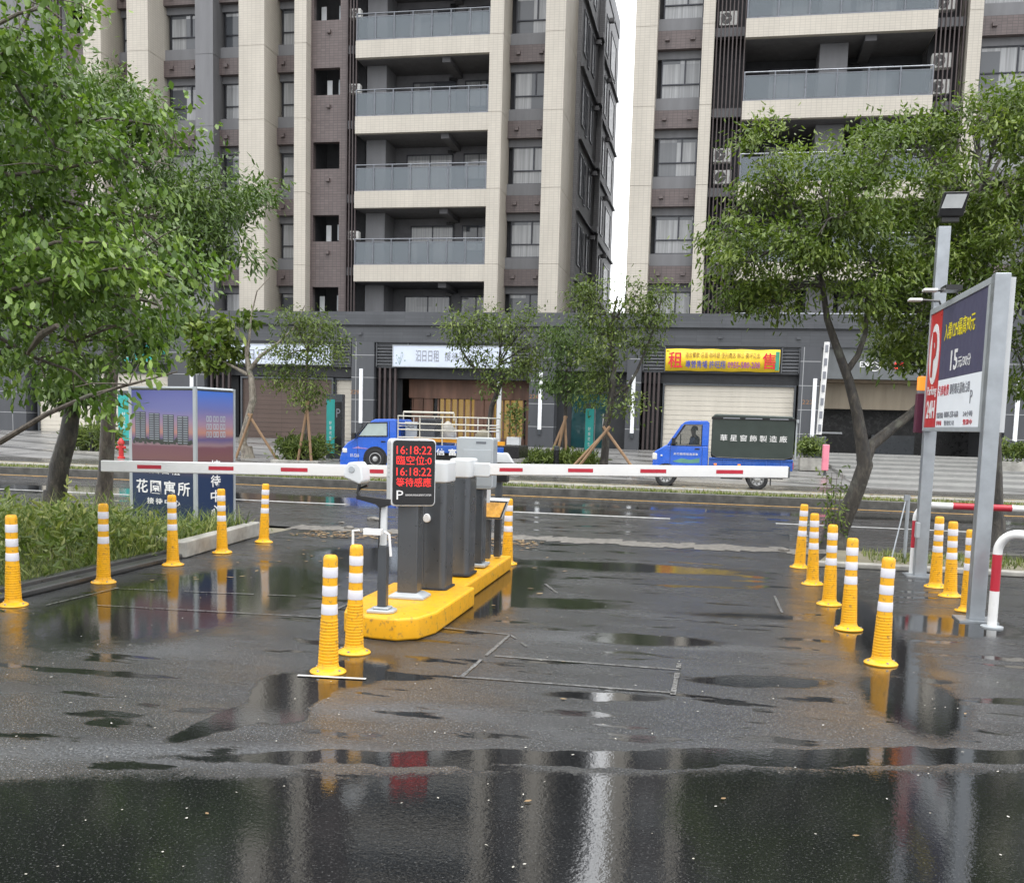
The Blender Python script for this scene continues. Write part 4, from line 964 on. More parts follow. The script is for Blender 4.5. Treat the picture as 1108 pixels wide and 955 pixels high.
# second display seen from behind, with its post
y = 9.75; Q = lambda px, py: P(px, py, y)
xp = Q(505, 600)[0]
t = thing('led_display', (xp + .05, y, IZ), 'pale grey back of a second display box standing behind the gate cabinets', 'display')
x0, x1 = Q(493, 520)[0], Q(533, 520)[0]; z0, z1 = Q(513, 529)[2], Q(513, 473)[2]
b = MB(); b.prism(rrect(x0, x1, z0, z1, .03), y, y + .2, 'y'); b.build('housing', M['light_grey'], t, bevel=.012)
b = MB(); b.prism(rrect(x0 + .07, x1 - .02, z0 + .03, z1 - .12, .01), y - .004, y, 'y'); b.build('rear_hatch', M['light_grey'], t, bevel=.003)
b = MB(); b.box(x0 + .2, x0 + .3, y - .003, y, z1 - .06, z1 - .04); b.build('maker_plate', M['rail'], t)
b = MB(); b.box(xp - .02, xp + .15, y + .02, y + .19, IZ + .03, z0 + .05); b.build('post', M['charcoal'], t, bevel=.01)
b = MB(); b.box(xp - .06, xp + .19, y - .02, y + .23, IZ - .004, IZ + .03); b.build('base_plate', M['light_grey'], t, bevel=.008)
# floodlight pole
y = 10.4; Q = lambda px, py: P(px, py, y); x = Q(527, 600)[0]
t = thing('floodlight', (x, y, IZ), 'square amber-lit floodlight on a white stem behind the gate cabinets', 'floodlight')
zt = Q(526, 527)[2]; zf = Q(540, 550)[2]
b = MB(); b.box(x - .035, x + .035, y - .03, y + .03, IZ, Q(527, 562)[2]); b.build('lower_post', M['charcoal'], t, bevel=.005)
b = MB(); b.box(x - .03, x + .02, y - .02, y + .02, Q(527, 562)[2], zt); b.build('stem', M['off_white'], t, bevel=.005)
xa, xb = Q(523, 550)[0], Q(550, 550)[0]; za, zb = Q(535, 560)[2], Q(535, 541)[2]
b = MB(); b.add([(xa - .02, y - .10, za), (xb - .05, y - .10, za), (xb, y + .0, zb), (xa + .02, y + .0, zb), (xa - .02, y - .04, za - .01), (xb - .05, y - .04, za - .01), (xb, y + .10, zb + .02), (xa + .02, y + .10, zb + .02)],
                [(0, 1, 2, 3), (7, 6, 5, 4), (0, 4, 5, 1), (1, 5, 6, 2), (2, 6, 7, 3), (3, 7, 4, 0)]); b.build('lamp_housing', M['off_white'], t, bevel=.008)
def lerp(a, b_, q): return tuple(np.array(a) * (1 - q) + np.array(b_) * q)
f4 = [(xa - .02, y - .10, za), (xb - .05, y - .10, za), (xb, y + .0, zb), (xa + .02, y + .0, zb)]
c4 = np.mean(f4, axis=0); nn = np.array((0, -.006, -.003))
b = MB(); b.poly([tuple(np.array(lerp(p, c4, .03)) + nn * .5) for p in f4]); b.build('lamp_rim', M['black'], t, recalc=False)
b = MB(); b.poly([tuple(np.array(lerp(p, c4, .2)) + nn) for p in f4]); b.build('lamp_glass', M['lamp_amber'], t, recalc=False)
# sensor post
y = 10.6; Q = lambda px, py: P(px, py, y); x = Q(538, 600)[0]
t = thing('sensor_post', (x, y, IZ), 'slim charcoal post with a flat head at the road end of the island', 'post')
b = MB(); b.box(x - .035, x + .035, y - .035, y + .035, IZ, Q(538, 520)[2]); b.build('post', M['charcoal'], t, bevel=.006)
b = MB(); zc_ = Q(538, 516)[2]; b.box(x - .05, x + .10, y - .06, y + .06, zc_ - .05, zc_ + .03); b.build('head', M['black'], t, bevel=.01)

# ------------------------------------------------------------------ advert box on its plinth
A0, A1, A2 = G(141, 568), G(213, 579), G(254, 573)
A0, A1, A2 = (np.array([P(px, 500, vv)[0], vv, 0.0]) for px, vv in ((142.5, 12.75), (211.5, 12.3), (252.5, 13.1)))
A3 = A0 + (A2 - A1)
t = thing('advert_box', tuple((A0 + A2) / 2 * np.array([1, 1, 0])), 'tall printed advert box with sunset towers and navy base beside the grass', 'advert box')
z0, z1 = P(213, 577, A1[1])[2] + .02, P(213, 420, A1[1])[2]
def sunset(name, blue, navy):
    m, tt, bb = nodes(name); sx = tt.nodes.new('ShaderNodeSeparateXYZ'); lk(tt, coord(tt), sx.inputs[0])
    f = mth(tt, 'DIVIDE', mth(tt, 'SUBTRACT', sx.outputs[2], z0), z1 - z0)
    f = mth(tt, 'ADD', f, mth(tt, 'MULTIPLY', mth(tt, 'SUBTRACT', noise(tt, coord(tt, scale=(.6, .6, 3)), 2.5, 4), .5), .05))
    n = tt.nodes.new('ShaderNodeValToRGB'); lk(tt, f, n.inputs[0]); e = n.color_ramp.elements
    st = [(0, navy), (.38, navy), (.43, (.05, .035, .07)), (.50, (.17, .075, .075)), (.585, (.16, .065, .085)), (.60, (.26, .17, .19)), (.64, (.10, .08, .20)), (.69, (.42, .20, .16)), (.75, (.30, .20, .28)), (.85, (.14, .15, .36)), (1, blue)]
    while len(e) < len(st): e.new(.5)
    for i, (p, c) in enumerate(st): e[i].position = p; e[i].color = (*c, 1)
    lk(tt, n.outputs[0], bb.inputs['Base Color']); bb.inputs['Roughness'].default_value = .3; return m
M['sunset1'] = sunset('sunset_print', (.085, .10, .33), (.010, .026, .075)); M['sunset2'] = sunset('sunset_print_bright', (.04, .16, .60), (.010, .028, .085))
b = MB(); b.prism([(p[0], p[1]) for p in (A0 * .985 + A2 * .015, A1 * .98 + A3 * .02, A2 * .985 + A0 * .015, A3)], z0, z1, 'z'); b.build('core', M['charcoal'], t)
def face(p, q, m, nm):
    b = MB(); d = (q - p) / np.linalg.norm(q - p); nn = np.cross(d, (0, 0, 1.0)) * .012
    b.add([tuple(p + nn + (0, 0, z0 + .03)), tuple(q + nn + (0, 0, z0 + .03)), tuple(q + nn + (0, 0, z1 - .03)), tuple(p + nn + (0, 0, z1 - .03))], [(0, 1, 2, 3)])
    return b.build(nm, M[m], t, recalc=False), d
face(A0, A1, 'sunset1', 'front_print'); _, d2 = face(A1, A2, 'sunset2', 'side_print'); d1 = (A1 - A0) / np.linalg.norm(A1 - A0)
b = MB()
for p in (A0, A1, A2, A3): b.box(p[0] - .022, p[0] + .022, p[1] - .022, p[1] + .022, 0.02, z1 + .02)
for p, q in ((A0, A1), (A1, A2), (A2, A3), (A3, A0)):
    for z in (z0 + .01, z1): b.tube([p + (0, 0, z), q + (0, 0, z)], .022, 4)
b.build('frame', M['light_grey'], t)
H = z1 - z0; Wd = np.linalg.norm(A1 - A0)
n1 = np.cross(d1, (0, 0, 1.0)); n2 = np.cross(d2, (0, 0, 1.0))
def on1(u, v): return A0 + d1 * Wd * u + n1 * .012 + np.array((0, 0, z0 + H * v))
W2 = np.linalg.norm(A2 - A1)
def on2(u, v): return A1 + d2 * W2 * u + n2 * .012 + np.array((0, 0, z0 + H * v))
text('花園寓所', on1(.09, .245), Wd * .84, H * .10, M['txt_white'], t, ux=d1, bold=.015, space=1.25)
text('接待中心', on1(.26, .17), Wd * .52, H * .045, M['txt_white'], t, ux=d1, bold=.015, space=1.4)
text('汩日日租', on1(.18, .39), Wd * .6, H * .06, M['txt_white'], t, ux=d1)
for i, ch in enumerate('接待中心'): text(ch, on2(.36, .415 - i * .108), W2 * .26, H * .085, M['txt_white'], t, ux=d2, bold=.015)
def printed_block(on, u0, u1, v0, v1, rows, cols, dd, nn):
    b = MB(); g = MB()
    def quad(mb, a, c, e, f_, l):
        mb.add([tuple(on(a, e) + nn * l), tuple(on(c, e) + nn * l), tuple(on(c, f_) + nn * l), tuple(on(a, f_) + nn * l)], [(0, 1, 2, 3)])
    quad(g, u0, u1, v0, v1, .002)
    for r in range(rows):
        for c in range(cols):
            a = u0 + (u1 - u0) * (c + .12) / cols; e = v0 + (v1 - v0) * (r + .3) / rows
            quad(b, a, a + (u1 - u0) * .76 / cols, e, e + (v1 - v0) * .42 / rows, .004)
    o = g.build('printed_tower', mat('print_slate', (.06, .065, .08), .4), t, recalc=False); b.build('printed_floors', mat('print_pale', (.27, .30, .34), .4), o, recalc=False)
for k in range(4): printed_block(on1, .08 + k * .22, .25 + k * .22, .64 - .01 * k, .83 - .008 * k, 12, 2, d1, n1)
for k in range(3):
    u0 = .26 + k * .18
    b = MB()
    for r in range(3):
        for c in range(2):
            ua, ub, va, vb = u0 + c * .075, u0 + c * .075 + .06, .66 + r * .055, .66 + r * .055 + .042
            for (e0, e1, f0, f1) in ((ua, ub, va, va + .008), (ua, ub, vb - .008, vb), (ua, ua + .014, va, vb), (ub - .014, ub, va, vb)):
                b.add([tuple(on2(e0, f0) + n2 * .003), tuple(on2(e1, f0) + n2 * .003), tuple(on2(e1, f1) + n2 * .003), tuple(on2(e0, f1) + n2 * .003)], [(0, 1, 2, 3)])
    b.build('printed_tower_outline', mat('print_outline', (.42, .46, .52), .4), t, recalc=False)
b = MB()
for k in range(40):
    u = .04 + .92 * k / 40; v = .60 + .02 * random.random(); q = on1(u, v) + n1 * .003; b.add([tuple(q), tuple(q + d1 * .05), tuple(q + d1 * .03 + np.array((0, 0, .05 + .04 * random.random()))), tuple(q + np.array((0, 0, .04)))], [(0, 1, 2, 3)])
b.build('printed_hedge', mat('print_hedge', (.04, .05, .04), .4), t, recalc=False)
# plinth
b = MB()
pl = [np.array(p) for p in ((-8.4, 11.6), (-5.98, 10.45), (-5.78, 10.5), (-5.72, 13.2), (-6.0, 13.5), (-8.4, 13.6))]
b.prism([tuple(p) for p in ((-7.6, 11.15), (-5.80, 10.28), (-5.72, 10.34), (-5.93, 12.68), (-6.07, 12.68), (-5.90, 10.52), (-7.5, 11.3))], 0, .19, 'z')
tag(b.build('plinth_wall', M['concrete'], bevel=.02), 'low weathered concrete kerb wall around the base of the printed advert box', 'kerb wall')
b = MB(); b.prism([(-7.5, 11.3), (-5.90, 10.52), (-6.07, 12.68), (-8.5, 13.3), (-8.6, 11.9)], 0, .12, 'z'); structure(b.build('planting_soil', M['soil']))

# ------------------------------------------------------------------ billboard on two posts
xb = 2.265; ya, yc = 9.42, 12.02; z0, z1 = 1.63, 2.95
t = thing('parking_billboard', (xb, 10.7, 0), 'parking tariff billboard with red panel and slate panel on two steel posts', 'billboard')
b = MB(); b.box(xb + .02, xb + .085, ya, yc, z0, z1); b.build('box', M['light_grey'], t, bevel=.008)
fr = MB(); f = .06
fr.box(xb - .012, xb + .02, ya, yc, z0, z0 + f * .7); fr.box(xb - .012, xb + .02, ya, yc, z1 - f, z1); fr.box(xb - .012, xb + .02, ya, ya + .15, z0 + f * .7, z1 - f); fr.box(xb - .012, xb + .02, yc - .04, yc, z0 + f * .7, z1 - f)
fr.build('frame', M['light_grey'], t, bevel=.004)
yr = yc - .62                                   # the red panel takes the far end
zs = z0 + .53
b = MB(); b.box(xb + .0, xb + .012, yr + .012, yc - .04, z0 + .045, z1 - .06); b.build('red_panel', M['red'], t)
b = MB(); b.box(xb + .0, xb + .012, ya + .15, yr, zs, z1 - .06); b.build('slate_panel', M['board_dark'], t)
b = MB(); b.box(xb + .0, xb + .012, ya + .15, yr, z0 + .045, zs - .002); b.build('white_panel', M['board_white'], t)
UX = (0, -1, 0)                                # reads towards the camera
def bt(s_, y, z, w, h, m, bold=.0, **k): return text(s_, (xb, y, z), w, h, M[m], t, ux=UX, bold=bold, lift=.002, **k)
cy_ = (yr + yc - .03) / 2; rr = MB()
rr.prism([(cy_ + .23 * math.cos(a), z1 - .50 + .32 * math.sin(a)) for a in np.linspace(0, 2 * math.pi, 40, endpoint=False)], xb - .004, xb, 'x'); rr.build('emblem_disc', M['txt_white'], t)
text('P', (xb - .005, cy_ + .11, z1 - .74), .24, .48, M['red'], t, ux=UX, bold=.05, lift=.002)
bt('Parking', yc - .10, z0 + .36, .46, .12, 'txt_white', .01); bt('24H', yc - .12, z0 + .14, .42, .19, 'txt_white', .03)
bt('入場12H最高90元', yr - .16, z1 - .40, 1.25, .17, 'txt_yellow', .008)
bt('15', yr - .52, z1 - .72, .30, .20, 'txt_white', .02); bt('元/30分', yr - .85, z1 - .71, .50, .11, 'txt_white', .01)
bt('汽車收費', yr - .05, zs - .17, .48, .11, 'txt_red'); bt('即停即走請勿占用', yr - .58, zs - .165, .80, .105, 'txt_grey')
bt('客服專線', yr - .05, z0 + .135, .30, .06, 'txt_grey'); bt('0800-258-660', yr - .40, z0 + .14, .60, .06, 'txt_grey'); bt('停車場', yr - .05, z0 + .06, .24, .05, 'txt_red'); bt('管理公司', yr - .42, z0 + .06, .42, .05, 'txt_grey')
bt('24小時', yr - 1.20, z0 + .14, .36, .055, 'txt_grey'); bt('營業中', yr - 1.22, z0 + .065, .34, .05, 'txt_red'); bt('P', yr - 1.42, z0 + .26, .09, .12, 'txt_grey')
for (py_, nm_, h_, lab) in ((9.42, 'post', 2.955, None), (12.05, 'post', 0, None)):
    ht = 2.955 if h_ else P(1027, 245, 12.05)[2]
    b = MB(); w_ = .064; xx = xb + (.035 if h_ else .08); yy = py_ - w_ if h_ else py_ + .03
    b.box(xx - w_, xx + w_, yy - w_ + .0, yy + w_, .012, ht); po = b.build('post', M['galv'], t, bevel=.008)
    b = MB(); b.box(xx - .16, xx + .16, yy - .15, yy + .15, .0, .014); b.build('foot_plate', M['galv'], po)
b = MB(); b.box(xb - .02, xb + .02, 11.9, 12.0, .45, .62); b.build('junction_box', M['light_grey'], t, bevel=.005)
b = MB(); b.box(xb + .115, xb + .155, ya - .05, ya + .02, z0, z1 - .02); b.build('rear_channel', M['off_white'], t)
# lamps over the board, floodlight on the tall post, orange beacon
for y_, lab in ((11.95, 'thin white tube lamp arm above the red billboard panel'), (11.15, 'black armed tube lamp above the slate billboard panel')):
    l_ = thing('sign_lamp', (xb, y_, z1), lab, 'lamp')
    b = MB(); b.tube([(xb + .1, y_, z1 - .0), (xb + .06, y_, z1 + .09), (xb - .12, y_, z1 + .10)], .014, 6); b.box(xb - .10, xb + .06, y_ - .28, y_ - .04, z1 + .07, z1 + .12) if y_ < 11.5 else None; b.build('arm', M['black'], l_)
    b = MB(); b.box(xb - .26, xb - .12, y_ - .06, y_ + .06, z1 + .085, z1 + .115); b.build('tube_lamp', M['white'], l_, bevel=.01)
q = P(1031, 222, 12.0); x, z = q[0], q[2]
t = thing('floodlight', (x, 12.08, z - .12), 'black square floodlight on top of the tall steel post', 'floodlight')
def tilt_plate(mb, hw, z0_, z1_, ya_, yb_, th): mb.add([(x - hw - .02, ya_, z0_), (x + hw - .02, ya_, z0_), (x + hw + .02, yb_, z1_), (x - hw + .02, yb_, z1_), (x - hw - .02, ya_ + th, z0_), (x + hw - .02, ya_ + th, z0_), (x + hw + .02, yb_ + th, z1_), (x - hw + .02, yb_ + th, z1_)], [(0, 1, 2, 3), (7, 6, 5, 4), (0, 4, 5, 1), (1, 5, 6, 2), (2, 6, 7, 3), (3, 7, 4, 0)])
b = MB(); tilt_plate(b, .13, z - .12, z + .125, 11.98, 11.92, .09); b.build('lamp_housing', M['black'], t, bevel=.01)
b = MB(); tilt_plate(b, .105, z - .04, z + .10, 11.955, 11.925, .02); b.build('lamp_glass', M['lamp_glass'], t)
b = MB(); b.box(x - .1, x + .08, 12.02, 12.10, z - .17, z - .11); b.build('bracket', M['black'], t)
q = P(997.5, 416, 12.2)
t = thing('beacon', (q[0], 12.2, q[2] - .2), 'orange beacon lamp on a dark red box behind the red billboard panel', 'beacon')
b = MB(); b.box(q[0] - .045, q[0] + .05, 12.15, 12.25, q[2] - .07, q[2] + .09); b.build('lens', M['orange_lamp'], t, bevel=.015)
b = MB(); b.box(q[0] - .05, q[0] + .06, 12.14, 12.26, q[2] - .54, q[2] - .10); b.build('box', mat('plum_box', (.10, .015, .04), .4), t, bevel=.008)
b = MB(); b.box(q[0] - .04, q[0] + .04, 12.16, 12.24, q[2] - .11, q[2] - .06); b.box(q[0], 2.36, 12.18, 12.22, q[2] - .5, q[2] - .46); b.build('bracket', M['galv'], t)

# red and white hoop barriers
def hoop(name, x, y, h, dx, L, label):
    t = thing(name, (x, y, 0), label, 'hoop barrier')
    R_ = .16; r = .038
    def path(ps, m): b = MB(); b.tube(ps, r, 14); return b.build('tube_section', M[m], t, smooth='auto')
    path([(x, y, 0), (x, y, .31)], 'white'); path([(x, y, .31), (x, y, .31 + .29 * h / .75)], 'red_paint')
    arc = [(x, y, .31 + .29 * h / .75)] + [(x + dx[0] * R_ * (1 - math.cos(a)), y + dx[1] * R_ * (1 - math.cos(a)), h - R_ + R_ * math.sin(a)) for a in np.linspace(0, math.pi / 2, 8)]
    e = np.array(arc[-1]); d = np.array((dx[0], dx[1], 0)); arc.append(tuple(e + d * .22)); path(arc, 'white'); p = e + d * .22
    k = 0
    while np.linalg.norm(p - e) < L:
        q = p + d * .62; path([tuple(p), tuple(q)], 'red_paint' if k % 2 == 0 else 'white'); p = q; k += 1
    path([tuple(p), tuple(p + d * .05), tuple(p + d * .15 - (0, 0, .05)), tuple(p + d * .18 - (0, 0, .2)), (*(p + d * .18)[:2], 0)], 'white')
    b = MB(); b.lathe([(.09, 0), (.09, .012), (.04, .02)], (x, y, 0), 18); b.build('foot_plate', M['light_grey'], t)
hoop('hoop_barrier', 2.29, 12.2, .80, (1, 0), 3.0, 'red and white hoop barrier behind the far billboard post, facing the road')
hoop('hoop_barrier', 2.36, 9.05, .80, (.80, -.60), 1.7, 'red and white hoop barrier in front of the near billboard post')

# guyed post near the tree
q = G(978, 612); t = thing('guyed_post', (q[0], q[1], 0), 'thin galvanised post with a slanting wire next to the leaning tree', 'post')
h = P(975, 536, q[1])[2]
b = MB(); b.tube([(q[0], q[1], 0), (q[0], q[1], h)], .022, 8); b.box(q[0] - .05, q[0] + .01, q[1] - .03, q[1] + .03, h - .06, h + .01); b.build('post', M['galv'], t)
b = MB(); b.tube([(q[0] - .02, q[1], h), (q[0] - .20, q[1] - .25, .04)], .008, 5); b.build('wire', M['galv'], t)
# tree pit kerb, stones
b = MB(); b.box(1.25, 3.8, 12.45, 12.6, 0, .06); tag(b.build('edge_kerb', M['concrete'], bevel=.012), 'low pale concrete edging at the foot of the leaning tree', 'kerb')
b = MB(); b.prism([(1.3, 12.6), (12, 12.6), (12, 13.9), (1.6, 13.9)], 0, .05, 'z'); structure(b.build('roadside_soil', M['soil']))
b = MB(); b.box(3.0, 14, 13.7, 13.88, 0, .12); structure(b.build('roadside_kerb', M['kerb_dark'], bevel=.012))
b = MB(); b.prism([(-5.72, 5.2), (-5.86, 5.2), (-5.92, 10.3), (-5.74, 10.3)], 0, .055, 'z'); b.prism([(-5.86, 5.2), (-5.97, 5.2), (-6.02, 10.3), (-5.92, 10.3)], .02, .09, 'z')
structure(b.build('lot_kerb', M['asphalt_kerb'], bevel=.015))

# ------------------------------------------------------------------ trucks
def wheel(t, s, y, r, z, side=-1):
    b = MB(); b.lathe([(r * .66, -.02), (r * .66, -.085), (r * .72, -.09), (r * .93, -.088), (r, -.06), (r, .06), (r * .93, .09), (r * .62, .09)], (s, y, z), 28, 'y'); w = b.build('wheel', M['rubber'], t, smooth='auto')
    b = MB(); b.lathe([(r * .64, .02), (r * .64, -.075), (r * .58, -.08), (r * .52, -.04), (r * .3, -.03), (r * .27, -.075), (r * .12, -.085), (.0, -.085)], (s, y, z), 24, 'y'); rim = b.build('rim', M['chrome'], w, smooth='auto')
    b = MB()
    for k in range(8): q = k * math.pi / 4; b.lathe([(r * .07, -.045), (r * .07, -.034)], (s + r * .42 * math.cos(q), y, z + r * .42 * math.sin(q)), 8, 'y')
    b.build('rim_hole', M['black'], w)
def cab(t, X, y0, y1, Z, prof, win, m, dz=0.0, open_win=False):
    """X maps distance behind the nose to world x (trucks face -x). prof: side outline; win: window outline."""
    b = MB(); b.prism([(X + s, Z + z) for s, z in prof], y0, y1, 'y'); body = b.build('cab', M[m], t, bevel=.045, seg=3)
    return body
def truck_green():
    yN = 26.6; yF = 28.05; Z = PZ(27)
    Q = lambda px, py: P(px, py, yN)
    X = Q(706, 500)[0]; L = Q(858, 500)[0] - X; k = L / 3.83
    S = lambda s: X + s * k
    t = thing('pickup_truck', (S(1.9), (yN + yF) / 2, Z), 'blue pickup truck with a dark green canopy box, parked below the rent banner', 'truck')
    prof = [(0, .36), (0, .66), (.05, .90), (.36, 1.07), (.43, 1.12), (.82, 1.64), (.95, 1.69), (1.50, 1.70), (1.53, 1.66), (1.53, .42), (.62, .42), (.6, .36)]
    # cab with a hollow cabin: lower body, pillars, roof
    b = MB(); low = [(0, .36), (0, .66), (.05, .90), (.36, 1.07), (1.53, 1.07), (1.53, .42), (.62, .42), (.6, .36)]
    b.prism([(S(a), Z + c) for a, c in low], yN, yF, 'y'); body = b.build('cab', M['truck_blue'], t, bevel=.03, seg=3)
    b = MB(); b.prism([(S(a), Z + c) for a, c in [(.76, 1.60), (.86, 1.675), (1.0, 1.71), (1.48, 1.71), (1.53, 1.66), (1.53, 1.62)]], yN, yF, 'y')
    for y in (yN, yF - .05): b.prism([(S(a), Z + c) for a, c in [(.38, 1.07), (.47, 1.07), (.86, 1.61), (.76, 1.61)]], y, y + .05, 'y'); b.prism([(S(a), Z + c) for a, c in [(1.34, 1.07), (1.53, 1.07), (1.53, 1.63), (1.34, 1.63)]], y, y + .05, 'y')
    b.prism([(S(a), Z + c) for a, c in [(1.50, 1.07), (1.53, 1.07), (1.53, 1.63), (1.50, 1.63)]], yN + .05, yF - .05, 'y')
    b.build('roof', M['truck_blue'], body, bevel=.012)
    b = MB(); b.prism([(S(a), Z + c) for a, c in [(.40, 1.08), (.41, 1.08), (.79, 1.60), (.78, 1.60)]], yN + .06, yF - .06, 'y'); b.build('windscreen', M['side_glass'], t)
    b = MB(); b.box(S(.9), S(1.45), yN + .1, yF - .1, Z + 1.0, Z + 1.08); b.box(S(1.32), S(1.46), yN + .15, yN + .65, Z + 1.05, Z + 1.5); b.box(S(.5), S(.62), yN + .1, yF - .1, Z + 1.0, Z + 1.14); b.build('cabin_trim', M['black'], t, bevel=.01)
    b = MB(); b.lathe([(.17, -.012), (.17, .012)], (S(.74), yN + .42, Z + 1.18), 18, 'x'); b.build('steering_wheel', M['black'], t)
    b = MB(); b.prism([(S(a), Z + c) for a, c in [(.50, 1.075), (1.33, 1.075), (1.33, 1.60), (.85, 1.60)]], yN + .018, yN + .024, 'y'); w = b.build('side_window', M['side_glass'], t)
    b = MB(); w_ = .018
    out = [(.50, 1.075), (1.33, 1.075), (1.33, 1.60), (.85, 1.60)]
    b.tube([(S(a), yN + .008, Z + c) for a, c in out + [out[0]]], w_, 6); b.build('window_seal', M['black'], w)
    b = MB()
    for s_ in (.48, 1.36): b.box(S(s_), S(s_) + .008, yN - .003, yN + .01, Z + .50, Z + 1.06)
    b.box(S(.48), S(1.36), yN - .003, yN + .01, Z + .49, Z + .498); b.build('door_seam', M['black'], body)
    b = MB(); b.box(S(1.16), S(1.29), yN - .02, yN, Z + .98, Z + 1.01); b.build('door_handle', M['black'], body, bevel=.004)
    b = MB(); b.prism([(S(a), Z + c) for a, c in [(.55, .66), (.8, .74), (1.05, .71), (1.3, .76), (1.3, .64), (1.0, .62), (.7, .63)]], yN - .004, yN, 'y'); b.build('door_decal', mat('decal_green', (.12, .30, .22), .4), body)
    text('新竹縣環保清潔車', (S(.58), yN - .001, Z + .82), .62, .065, M['txt_white'], body)
    b = MB(); b.box(S(.52), S(.62), yN - .14, yN - .04, Z + 1.10, Z + 1.26); b.tube([(S(.57), yN - .04, Z + 1.14), (S(.6), yN + .02, Z + 1.10)], .012, 6); b.build('mirror', M['black'], t, bevel=.015)
    for y in (yN + .02, yF - .32): b = MB(); b.box(S(-.012), S(.13), y - .03, y + .30, Z + .68, Z + .86); b.build('headlight', M['headlight'], t, bevel=.03)
    b = MB(); b.box(S(.22), S(.27), yN - .012, yN + .01, Z + .78, Z + .82); b.build('turn_lamp', M['headlight'], t, bevel=.004)
    b = MB(); b.box(S(-.04), S(.12), yN + .01, yF - .01, Z + .30, Z + .50); b.build('bumper', M['black'], t, bevel=.03)
    b = MB(); b.box(S(1.56), S(3.83), yN + .0, yF, Z + .50, Z + .78); b.box(S(1.56), S(3.83), yN - .02, yN + .0, Z + .74, Z + .79)
    for s_ in (1.95, 2.5, 3.1, 3.5): b.box(S(s_), S(s_) + .03, yN - .02, yN, Z + .50, Z + .74)
    b.build('bed', M['truck_blue2'], t, bevel=.01)
    b = MB(); b.box(S(.3), S(3.6), yN + .25, yF - .25, Z + .28, Z + .50); b.build('chassis', M['black'], t)
    b = MB(); b.prism([(S(1.60), Z + .82), (S(1.72), Z + .75), (S(3.6), Z + .75), (S(3.82), Z + .80), (S(3.84), Z + 1.80), (S(3.74), Z + 1.88), (S(1.68), Z + 1.90), (S(1.60), Z + 1.83)], yN - .01, yF + .01, 'y'); bx = b.build('canopy_box', M['tarp'], t, bevel=.04, seg=3)
    b = MB(); b.box(S(1.58), S(3.86), yN - .03, yF + .03, Z + 1.77, Z + 1.82)
    b.tube([(S(1.62), yN - .02, Z + .88), (S(1.75), yN - .02, Z + .80), (S(2.6), yN - .02, Z + .785), (S(3.6), yN - .02, Z + .79), (S(3.80), yN - .02, Z + .86)], .016, 6)
    b.build('canopy_trim', M['black'], bx)
    b = MB()
    for a, c in ((1.9, 2.35), (2.5, 2.95), (3.15, 3.65)): b.box(S(a), S(c), yN - .034, yN - .028, Z + 1.785, Z + 1.812)
    b.build('trim_lettering', M['txt_grey'], bx)
    text('華星窗飾製造廠', (S(1.84), yN - .012, Z + 1.22), 1.80 * k, .165, M['txt_white'], bx, bold=.004, space=1.5)
    b = MB(); b.box(S(3.86), S(3.90), yN + .0, yN + .05, Z + .8, Z + 1.75); b.box(S(3.86), S(3.93), yN - .06, yN + .02, Z + 1.72, Z + 1.80); b.build('rear_post', M['light_grey'], bx)
    b = MB(); b.box(S(.70), S(1.52), yN - .012, yN + .005, Z + .40, Z + .46); b.build('sill_trim', M['black'], body)
    b = MB(); b.box(S(-.055), S(-.04), yN + .55, yN + .90, Z + .34, Z + .46); b.build('number_plate', M['txt_white'], t)
    for s_ in (2.75, 3.25): b = MB(); b.box(S(s_), S(s_) + .02, yN + .0, yN + .2, Z + .12, Z + .5); b.build('mudflap', M['rubber'], t)
    for s_ in (1.7, 2.35): b = MB(); b.box(S(s_), S(s_) + .07, yN - .03, yN - .018, Z + .60, Z + .64); b.build('side_marker', M['orange_lamp'], t)
    b = MB(); b.box(S(1.9), S(2.5), yN + .05, yN + .3, Z + .25, Z + .45); b.build('fuel_tank', M['rubber'], t, bevel=.02)
    b = MB(); b.box(S(3.80), S(3.85), yN + .03, yN + .13, Z + .55, Z + .72); b.build('tail_lamp', M['red'], t)
    for s_ in (.38, 2.9):
        for y in (yN + .065, yF - .10): wheel(t, S(s_), y, .265, Z + .265)
    b = MB()
    b.prism([(S(.38) + .33 * math.cos(a), Z + .27 + .33 * math.sin(a)) for a in np.linspace(0.0, math.pi, 14)], yN - .004, yN + .05, 'y'); b.build('wheel_arch', M['black'], body)
    # driver
    d = person_driver(S(1.16), yN + .40, Z + .88); 
    return t
